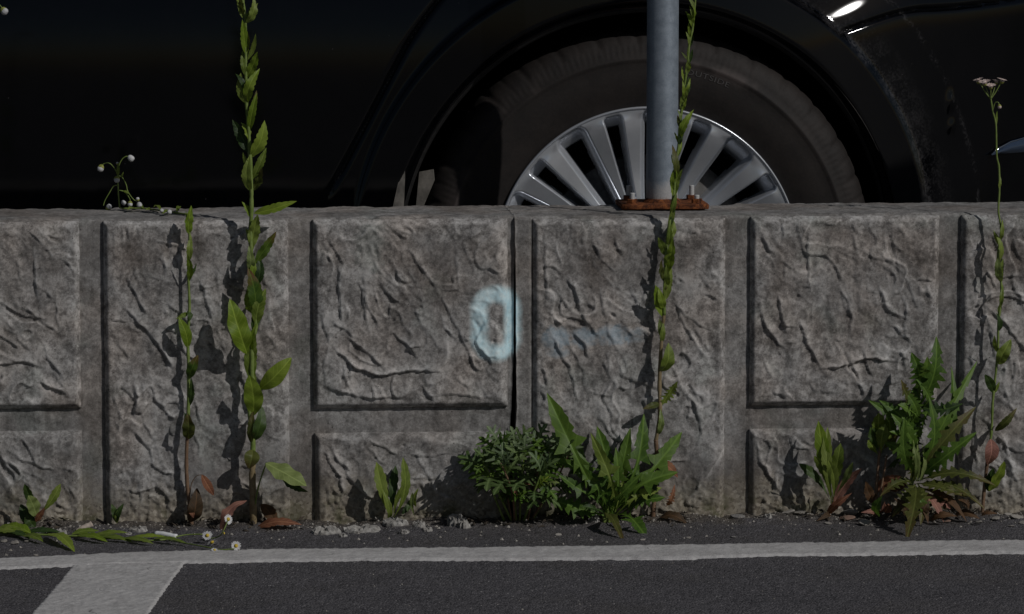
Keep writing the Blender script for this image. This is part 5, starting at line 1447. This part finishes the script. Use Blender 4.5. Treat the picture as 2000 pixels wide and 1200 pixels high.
# ---- broad lobed weed (dandelion-like) right of the tuft
Y9 = -0.046
t9 = plant('lobed_weed', 1188, 1020, Y9, 'weed with broad arrow-shaped lobed leaves, just right of the feathery tuft')
for (a, b_, c, d_, w_, m_, k_, dy, fc) in [
    (1186, 1005, 1072, 772, 92, 'leaf_sow', 'lobed', -0.015, (-0.2, -1, 0.5)), (1190, 1005, 1262, 812, 70, 'leaf_sow', 'lobed', -0.005, (0.3, -1, 0.5)), (1192, 1005, 1334, 842, 74, 'leaf_sow', 'lobed', 0.02, (0.3, -1, 0.6)),
    (1192, 1008, 1318, 918, 80, 'leaf_sow', 'lobed', -0.03, (0.2, -0.8, 0.8)), (1188, 1005, 1168, 832, 64, 'leaf_sow', 'lobed', 0.02, (0, -1, 0.4)), (1186, 1005, 1122, 850, 64, 'leaf_dark', 'lobed', 0.012, (-0.3, -1, 0.4)),
    (1186, 1008, 1140, 915, 60, 'leaf_sow', 'lobed', -0.03, (-0.2, -0.8, 0.7)), (1192, 1010, 1262, 1040, 66, 'leaf_sow', 'lobed', -0.05, (0.1, -0.7, 0.9)), (1190, 1005, 1226, 850, 50, 'leaf_dark', 'lobed', 0.025, (0.2, -1, 0.3)),
    (1188, 1012, 1222, 1050, 26, 'leaf_olive', 'lance', -0.05, (0.1, -0.6, 1.0)), (1190, 1008, 1248, 930, 46, 'leaf_sow', 'lobed', -0.045, (0.2, -0.8, 0.6)), (1190, 1006, 1205, 880, 50, 'leaf_sow', 'lobed', -0.035, (0.1, -1, 0.3)), (1184, 1012, 1140, 985, 40, 'leaf_dark', 'lobed', -0.03, (0.1, -0.6, 0.9))]:
    b0 = at(a, b_, Y9); b0.z = max(b0.z, 0.004)
    tt_ = at(c, d_, Y9 + dy)
    if tt_.z < 0.006:
        tt_ = ground(c, d_, 0.004)
    leaf(t9, b0, tt_, w_ * PX * 0.84, M[m_], k_, fc, curl=0.2, fold=0.45, wave=0.09, side_bend=RND.uniform(-0.08, 0.08))
rl = random.Random(9)
for k in range(15):
    an = -1.25 + 2.5 * k / 14 + rl.uniform(-0.12, 0.12)
    L = rl.uniform(95, 165)
    bx_, by_ = 1188 + rl.uniform(-14, 22), 1000 + rl.uniform(-12, 10)
    leaf(t9, at(bx_, by_, Y9 + rl.uniform(-0.012, 0.02)), at(bx_ + L * math.sin(an), by_ - L * math.cos(an), Y9 + rl.uniform(-0.035, 0.035)), rl.uniform(30, 52) * PX, M[rl.choice(['leaf_sow', 'leaf_sow', 'leaf_dark', 'leaf'])], rl.choice(['lobed', 'jag', 'lobed']), (rl.uniform(-0.5, 0.5), -1, rl.uniform(0.1, 0.9)), curl=rl.uniform(0.05, 0.4), fold=0.4, wave=0.1, side_bend=rl.uniform(-0.15, 0.15))
for k in range(7):
    stem(t9, 'petiole', [at(1180 + 3 * k, 1022, Y9 + 0.002 * (k % 3)), at(1178 + 4 * k, 985, Y9 - 0.003 * (k % 3)), at(1172 + 6.5 * k, 945, Y9 - 0.006 * (k % 3))], 0.0022, 0.0012, M['stem'], seg=6)
settle(t9)

# ---- dark leafy plant with red stalks, and the spiny sow thistle
Y10 = -0.04
t10 = plant('red_stalked_weed', 1715, 1005, Y10, 'dark leafy weed on red stalks, shaded by the spiny weed beside it')
stempx(t10, [(1708, 1010), (1712, 960), (1716, 900), (1722, 860)], Y10, 0.0028, 0.0018, 'stem_red')
stempx(t10, [(1712, 1008), (1722, 950), (1732, 890)], Y10 - 0.008, 0.0022, 0.0015, 'stem_red')
for (a, b_, c, d_, w_, m_, k_, dy) in [
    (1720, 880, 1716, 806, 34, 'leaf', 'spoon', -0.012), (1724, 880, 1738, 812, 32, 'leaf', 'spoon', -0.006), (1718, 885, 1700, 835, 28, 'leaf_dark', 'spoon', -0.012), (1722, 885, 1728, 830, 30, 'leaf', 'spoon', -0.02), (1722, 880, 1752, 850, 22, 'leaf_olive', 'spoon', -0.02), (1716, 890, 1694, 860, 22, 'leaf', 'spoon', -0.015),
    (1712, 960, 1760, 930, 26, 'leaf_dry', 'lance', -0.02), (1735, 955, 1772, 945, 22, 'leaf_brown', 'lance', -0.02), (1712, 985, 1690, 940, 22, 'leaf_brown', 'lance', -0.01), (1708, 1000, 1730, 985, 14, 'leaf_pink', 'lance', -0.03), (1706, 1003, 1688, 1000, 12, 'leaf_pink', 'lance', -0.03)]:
    leafpx(t10, a, b_, c, d_, w_, m_, k_, Y10, dy)
settle(t10)
Y11 = -0.046
t11 = plant('spiny_weed', 1790, 1010, Y11, 'largest spiny-leaved weed at the wall foot, spreading over the right panels')
stempx(t11, [(1788, 1020), (1780, 960), (1783, 925), (1788, 860), (1794, 800), (1796, 745), (1800, 715)], Y11, 0.0042, 0.0020, 'stem')
for (a, b_, c, d_, w_, m_, k_, dy, fc) in [
    (1797, 790, 1832, 660, 58, 'leaf_sow', 'jag', -0.02, (0.2, -1, 0.4)), (1796, 770, 1780, 690, 54, 'leaf_sow', 'jag', -0.012, (-0.3, -1, 0.4)), (1797, 750, 1812, 700, 40, 'leaf_sow', 'jag', -0.03, (0.1, -1, 0.4)), (1792, 850, 1722, 782, 48, 'leaf_sow', 'jag', -0.02, (-0.2, -1, 0.6)), (1794, 820, 1770, 765, 44, 'leaf_sow', 'jag', -0.03, (-0.1, -1, 0.5)),
    (1790, 880, 1745, 810, 46, 'leaf_sow', 'jag', -0.035, (-0.2, -1, 0.6)), (1790, 930, 1868, 720, 44, 'leaf_sow', 'jag', 0.0, (0.5, -1, 0.3)), (1790, 930, 1918, 708, 40, 'leaf_sow', 'jag', 0.012, (0.4, -1, 0.3)), (1792, 935, 1905, 795, 52, 'leaf_olive', 'jag', -0.02, (0.2, -1, 0.7)), (1792, 935, 1902, 842, 54, 'leaf_sow', 'jag', -0.04, (0.1, -1, 0.9)),
    (1788, 930, 1820, 780, 46, 'leaf_sow', 'jag', -0.03, (0.3, -1, 0.3)), (1788, 930, 1768, 820, 44, 'leaf_sow', 'jag', -0.04, (-0.2, -1, 0.3)), (1790, 940, 1840, 850, 40, 'leaf_dark', 'jag', 0.012, (0.3, -1, 0.3)),
    (1788, 945, 1742, 1005, 52, 'leaf_olive', 'jag', -0.05, (-0.2, -0.8, 0.9)), (1788, 950, 1768, 1045, 56, 'leaf_olive', 'jag', -0.07, (-0.3, -0.8, 0.6)), (1792, 945, 1800, 1020, 44, 'leaf_olive', 'jag', -0.06, (0.1, -0.8, 0.7)), (1790, 945, 1890, 965, 44, 'leaf_olive', 'jag', -0.04, (0.1, -0.7, 1.0)), (1792, 940, 1945, 940, 44, 'leaf_olive', 'jag', -0.03, (0.1, -0.8, 1.0)),
    (1794, 945, 1925, 985, 40, 'leaf_olive', 'jag', -0.045, (0.1, -0.6, 1.0)), (1788, 940, 1720, 965, 36, 'leaf_olive', 'jag', -0.03, (-0.1, -0.8, 0.9)), (1795, 960, 1845, 1015, 24, 'leaf_pink', 'lance', -0.05, (0.2, -0.7, 0.8)), (1792, 962, 1815, 1018, 22, 'leaf_brown', 'lance', -0.06, (0.2, -0.7, 0.8)), (1800, 955, 1890, 1012, 22, 'leaf_brown', 'lance', -0.05, (0.2, -0.7, 0.8))]:
    tt_ = at(c, d_, Y11 + dy)
    if tt_.z < 0.004: tt_ = ground(c, d_, 0.003)
    leaf(t11, at(a, b_, Y11 - RND.uniform(0, 0.008)), tt_, w_ * PX * 0.85, M[m_], k_, fc, curl=0.18, fold=0.3, side_bend=RND.uniform(-0.1, 0.1))
rl = random.Random(19)
for k in range(22):
    py_ = rl.uniform(770, 950)
    an = rl.uniform(-1.5, 1.6)
    L = rl.uniform(50, 105)
    bx_ = 1790 + rl.uniform(-6, 10)
    leaf(t11, at(bx_, py_, Y11 + rl.uniform(-0.01, 0.01)), at(bx_ + L * math.sin(an), py_ - L * math.cos(an) * 0.8, Y11 + rl.uniform(-0.04, 0.03)), rl.uniform(26, 46) * PX, M[rl.choice(['leaf_sow', 'leaf_sow', 'leaf_dark', 'leaf_olive'])], rl.choice(['jag', 'jag', 'lobed']), (rl.uniform(-0.5, 0.5), -1, rl.uniform(0.1, 0.9)), curl=rl.uniform(0.05, 0.4), fold=0.4, wave=0.1, side_bend=rl.uniform(-0.15, 0.15))
for k in range(16):
    a_ = rl.uniform(1710, 1930)
    p0_ = ground(a_, rl.uniform(1008, 1024), rl.uniform(0.004, 0.02))
    leaf(t11, p0_, p0_ + Vector((rl.uniform(-0.04, 0.04), rl.uniform(-0.03, 0.01), rl.uniform(0.0, 0.035))), rl.uniform(14, 28) * PX, M[rl.choice(['leaf_olive', 'leaf_brown', 'leaf_pink', 'leaf_dry', 'leaf_sow', 'leaf_brown'])], rl.choice(['jag', 'lance']), (rl.uniform(-0.4, 0.4), -0.8, 0.8), curl=0.3, name='low_leaf')
for k in range(6):
    leafpx(t11, 1786 + 3 * k, 940, 1775 + 9 * k, 850 + 6 * k, 9, 'leaf_pale', 'lance', Y11 - 0.012, -0.01)
settle(t11)

# ------------------------------------------------------------------ litter: cigarette ends, fallen leaves, stones
M['paper'] = plain('cigarette_paper', (0.66, 0.67, 0.68), (0.76, 0.77, 0.78), 150, 0.8)
M['paper_old'] = plain('weathered_filter', (0.40, 0.33, 0.28), (0.54, 0.46, 0.40), 150, 0.8)
M['ash'] = plain('burnt_tip', (0.04, 0.035, 0.03), (0.16, 0.14, 0.12), 200, 0.9)
def cigarette(p0, p1, r, mat, label):
    p0, p1 = Vector(p0), Vector(p1)
    e = empty('cigarette_end', tuple(p0.lerp(p1, 0.5)), label, 'litter', 'cigarette ends on the asphalt')
    d_ = p1 - p0
    def pt(t): return p0 + d_ * t - e.location + Vector((0, 0, 0.0008 * math.sin(t * 5)))
    pts = [pt(t / 10) for t in range(11)]
    rr_ = [r * (1 + 0.05 * math.sin(k * 2.1)) for k in range(11)]
    obj('paper', tube_mesh('paper', pts, rr_, 12), mat, e)
    obj('burnt_tip', tube_mesh('burnt_tip', [pt(-0.07), pt(-0.03), pt(0.02)], [r * 0.55, r * 0.85, r * 0.93], 12), M['ash'], e)
    return e
c1a = ground(150, 1043, 0.005); c1b = at(180, 1022, c1a.y + 0.004); 
cigarette(c1a, c1b, 0.0042, M['paper_old'], 'weathered cigarette filter leaning at the wall foot beside the vertical channel')
cigarette(ground(303, 1050, 0.009), ground(345, 1053, 0.008), 0.0040, M['paper'], 'clean white cigarette end lying on the asphalt near the thin weed')

def stone_mesh(seed, flat=0.6):
    r = random.Random(seed)
    bm = bmesh.new()
    bmesh.ops.create_icosphere(bm, subdivisions=2, radius=1.0)
    ax = [Vector((r.uniform(-1, 1), r.uniform(-1, 1), r.uniform(-1, 1))).normalized() for _ in range(7)]
    cut = [r.uniform(0.55, 0.9) for _ in ax]
    for v in bm.verts:
        for a, c in zip(ax, cut):
            d_ = v.co.dot(a)
            if d_ > c: v.co -= a * (d_ - c)
        v.co *= 1 + 0.06 * r.uniform(-1, 1)
        v.co.z *= flat
    return from_bm('stone', bm, False)
SM = {}
for mname in ('stone', 'stone_grey', 'stone_red'):
    SM[mname] = []
    for s in range(5):
        me = stone_mesh(hash(mname) % 7 * 0 + s + len(mname) * 11); me.materials.append(M[mname]); SM[mname].append(me)
def stone(px, py, wpx, mat='stone', asp=1.0, label='pale stone chip lying at the foot of the wall', cat='stone', group='stone chips along the wall foot', hh=0.62):
    p = ground(px, py, 0)
    if p.y > -0.004: p.y = -0.004 - RND.uniform(0, 0.006)
    me = RND.choice(SM[mat])
    o = bpy.data.objects.new('stone_chip', me)
    link(o)
    r = wpx * PX * 0.5
    p.z = float(road_z(p.x, p.y)) + r * 0.25
    o.location = p
    o.scale = (r * asp, r, r * hh * RND.uniform(0.8, 1.2))
    o.rotation_euler = (RND.uniform(-0.2, 0.2), RND.uniform(-0.2, 0.2), RND.uniform(-0.5, 0.5))
    return tag(o, label, cat, group)
GRIT = []
LANDS = [(75, 'the fallen daisy stalk'), (330, 'the clean cigarette end'), (495, 'the tall leafy weed'), (765, 'the upright seedling'), (1010, 'the feathery tuft'), (1190, 'the arrow-leaved weed'), (1280, 'the slender weed'), (1460, 'the right vertical channel'), (1624, 'the bright seedling'), (1712, 'the red-stalked weed'), (1788, 'the spiny weed'), (1930, 'the flowering weed')]
def near(px):
    l = min(LANDS, key=lambda q: abs(q[0] - px))
    d_ = px - l[0]
    return ('right below ' if abs(d_) < 16 else ('just left of ' if d_ > -45 else 'well left of ') if d_ < 0 else ('just right of ' if d_ < 45 else 'well right of ')) + l[1]
USED = {}
def unique(lab):
    USED[lab] = USED.get(lab, 0) + 1
    return lab if USED[lab] == 1 else lab + ', ' + {2: 'the second', 3: 'the third', 4: 'the fourth', 5: 'the fifth'}[USED[lab]] + ' from the left'
STONES = [(1090, 1040, 15, 'stone'), (1008, 1052, 9, 'stone'), (980, 1050, 8, 'stone'), (938, 1041, 8, 'stone'), (830, 1066, 6, 'stone'), (1130, 1042, 8, 'stone'), (1155, 1050, 9, 'stone'), (1185, 1055, 8, 'stone'), (1255, 1050, 10, 'stone'), (1345, 1046, 10, 'stone'),
    (1432, 1046, 10, 'stone_grey'), (1487, 1012, 14, 'stone'), (1440, 1010, 30, 'stone_grey'), (1508, 1012, 12, 'stone'), (1540, 1008, 26, 'stone'), (1560, 1003, 34, 'stone'), (1580, 1006, 16, 'stone'), (1612, 1012, 26, 'stone'), (1660, 1004, 34, 'stone'), (1655, 1014, 28, 'stone_red'), (1690, 1022, 30, 'stone'), (1730, 1006, 12, 'stone'), (1755, 1010, 10, 'stone'),
    (1618, 1020, 14, 'stone'), (1530, 1026, 7, 'stone'), (1640, 1040, 9, 'stone'), (1895, 1020, 12, 'stone'), (1912, 1018, 14, 'stone'), (1945, 1014, 22, 'stone'), (1968, 1005, 20, 'stone'), (1985, 1012, 24, 'stone'), (1975, 1024, 12, 'stone'), (1998, 1018, 18, 'stone'), (1876, 1024, 9, 'stone'), (1825, 1018, 9, 'stone'), (1850, 1015, 12, 'stone_red'), (1977, 1052, 9, 'stone'), (1960, 1046, 6, 'stone'),
    (8, 1056, 14, 'stone'), (30, 1058, 20, 'stone'), (52, 1056, 12, 'stone'), (20, 1072, 9, 'stone'), (70, 1082, 11, 'stone'), (12, 1080, 9, 'stone_grey'), (165, 1078, 5, 'stone'), (40, 1066, 8, 'stone'), (110, 1054, 7, 'stone_red'), (335, 1078, 6, 'stone'), (530, 1046, 7, 'stone'), (545, 1050, 6, 'stone'), (650, 1050, 7, 'stone'), (700, 1048, 8, 'stone'), (760, 1046, 8, 'stone'), (795, 1050, 6, 'stone'),
    (860, 1044, 7, 'stone_grey'), (910, 1048, 7, 'stone'), (1060, 1052, 6, 'stone'), (1100, 1058, 6, 'stone'), (1300, 1050, 7, 'stone'), (1380, 1044, 7, 'stone'), (1580, 1030, 8, 'stone'), (1700, 1040, 7, 'stone'), (1790, 1040, 8, 'stone'), (1840, 1034, 7, 'stone'), (1540, 1040, 6, 'stone_grey'), (950, 1060, 5, 'stone')]
for (px, py, w_, m_) in sorted(STONES):
    if w_ < 10:
        g_ = ground(px, py, 0); GRIT.append((g_.x, g_.y, w_ * PX * 0.5)); continue
    size = 'large' if w_ >= 24 else 'middling' if w_ >= 14 else 'small'
    tone_ = {'stone': 'pale', 'stone_grey': 'grey', 'stone_red': 'reddish'}[m_]
    stone(px, py, w_, m_, RND.uniform(0.9, 1.4), unique(size + ' ' + tone_ + ' stone chip ' + near(px)))
# flat mortar crumbs
def crumb(px, py, wpx, hpx, label):
    p = ground(px, py, 0)
    if p.y > -0.006: p.y = -0.006
    r = random.Random(px)
    n = 26
    top, V, Fs = [], [], []
    for ring, (k, z) in enumerate(((1.0, 0.0), (0.97, 0.006), (0.80, 0.0085), (0.4, 0.0092))):
        for i in range(n):
            a = 2 * math.pi * i / n
            rr_ = k * (1 + 0.22 * float(gnoise(np.array(math.cos(a) * 2 + px), np.array(math.sin(a) * 2), 5)) + 0.12 * float(gnoise(np.array(math.cos(a) * 6 + px), np.array(math.sin(a) * 6), 6)))
            V.append((math.cos(a) * rr_ * wpx * PX / 2, math.sin(a) * rr_ * hpx * PX / 0.17 / 2 * 0.42, z * 0.75 * (1 + 0.7 * r.uniform(-1, 1)) * hpx / 14))
    V.append((0, 0, 0.0068 * hpx / 14))
    for ring in range(3):
        for i in range(n):
            j = (i + 1) % n
            Fs.append((ring * n + i, ring * n + j, (ring + 1) * n + j, (ring + 1) * n + i))
    for i in range(n): Fs.append((3 * n + i, 3 * n + (i + 1) % n, 4 * n))
    o = obj('mortar_crumb', mesh_py('mortar_crumb', V, Fs, False), M['mortar'])
    o.location = (p.x, p.y, float(road_z(p.x, p.y)) - 0.001)
    o.rotation_euler = (0.12, 0, r.uniform(-0.2, 0.2))
    tag(o, label, 'mortar', 'crumbled white mortar at the wall foot')
for (px, py, w_, h_) in sorted(((634, 1034, 54, 15), (706, 1031, 72, 16), (772, 1026, 52, 13), (818, 1026, 26, 12), (893, 1022, 40, 20), (905, 1026, 24, 14), (835, 1032, 20, 9), (670, 1040, 16, 7), (790, 1035, 20, 8), (270, 1036, 36, 10), (250, 1040, 16, 6), (110, 1040, 40, 10), (25, 1030, 26, 12), (1160, 1020, 22, 12), (1150, 1005, 30, 14), (1500, 1014, 14, 8))):
    crumb(px, py, w_, h_, unique(('broad' if w_ >= 34 else 'small') + ' white mortar crumb ' + near(px)))
# countless grit, one object
r = random.Random(5)
V, Fs = [], []
for i in range(1700 + len(GRIT)):
    x = r.uniform(-1.1, 1.1)
    y = -abs(r.gauss(0, 0.035)) - 0.004 if r.random() < 0.72 else r.uniform(-0.9, -0.02)
    if y < -0.9: continue
    s = (0.0005 + 0.0021 * r.random() ** 2.2) * (1.25 if y > -0.15 else 0.75)
    if i < len(GRIT): x, y, s = GRIT[i]
    z = float(road_z(x, y))
    o0 = len(V)
    a = r.uniform(0, 3)
    ca, sa = math.cos(a) * s, math.sin(a) * s
    V += [(x + ca, y + sa, z), (x - sa * 0.8, y + ca * 0.8, z), (x - ca, y - sa, z), (x + sa * 0.9, y - ca * 0.9, z), (x + r.uniform(-s, s) * 0.3, y, z + s * r.uniform(0.6, 1.1)), (x + ca * 0.4, y + s * 0.3, z + s * 0.8)]
    Fs += [(o0, o0 + 1, o0 + 5), (o0 + 1, o0 + 4, o0 + 5), (o0 + 1, o0 + 2, o0 + 4), (o0 + 2, o0 + 3, o0 + 4), (o0 + 3, o0, o0 + 4), (o0, o0 + 5, o0 + 4)]
tag(obj('grit', mesh_py('grit', V, Fs, False), M['stone']), 'fine pale grit scattered over the asphalt', 'grit', kind='stuff')
# soil and dry plant crumbs gathered under the weeds
V, Fs = [], []
for (cx0, cx1, n) in ((1.0, 1.0, 0),):
    pass
spots = [(900, 1110, 90), (1110, 1350, 80), (1560, 1960, 130), (330, 600, 70), (20, 140, 30)]
for (a, c, n) in spots:
    for i in range(n):
        q = atg(r.uniform(a, c), 1022)
        x, y = q.x, -abs(r.gauss(0.012, 0.022)) - 0.003
        z = float(road_z(x, y)) + 0.001
        s = r.uniform(0.003, 0.009); an = r.uniform(0, 6.28); lift = r.uniform(0.0, 0.007)
        dx_, dy_ = math.cos(an) * s, math.sin(an) * s
        w_ = s * r.uniform(0.15, 0.5)
        o0 = len(V)
        V += [(x - dx_, y - dy_, z), (x - dy_ * 0.3, y + dx_ * 0.3, z + lift * 0.6 + 0.001), (x + dx_, y + dy_, z + lift), (x + dy_ * 0.4, y - dx_ * 0.4, z + lift * 0.4), (x, y, z + w_ + lift * 0.5)]
        Fs += [(o0, o0 + 1, o0 + 4), (o0 + 1, o0 + 2, o0 + 4), (o0 + 2, o0 + 3, o0 + 4), (o0 + 3, o0, o0 + 4)]
tag(obj('plant_debris', mesh_py('plant_debris', V, Fs, False), M['soil']), 'dark soil and dry plant bits gathered under the weeds', 'debris', kind='stuff')
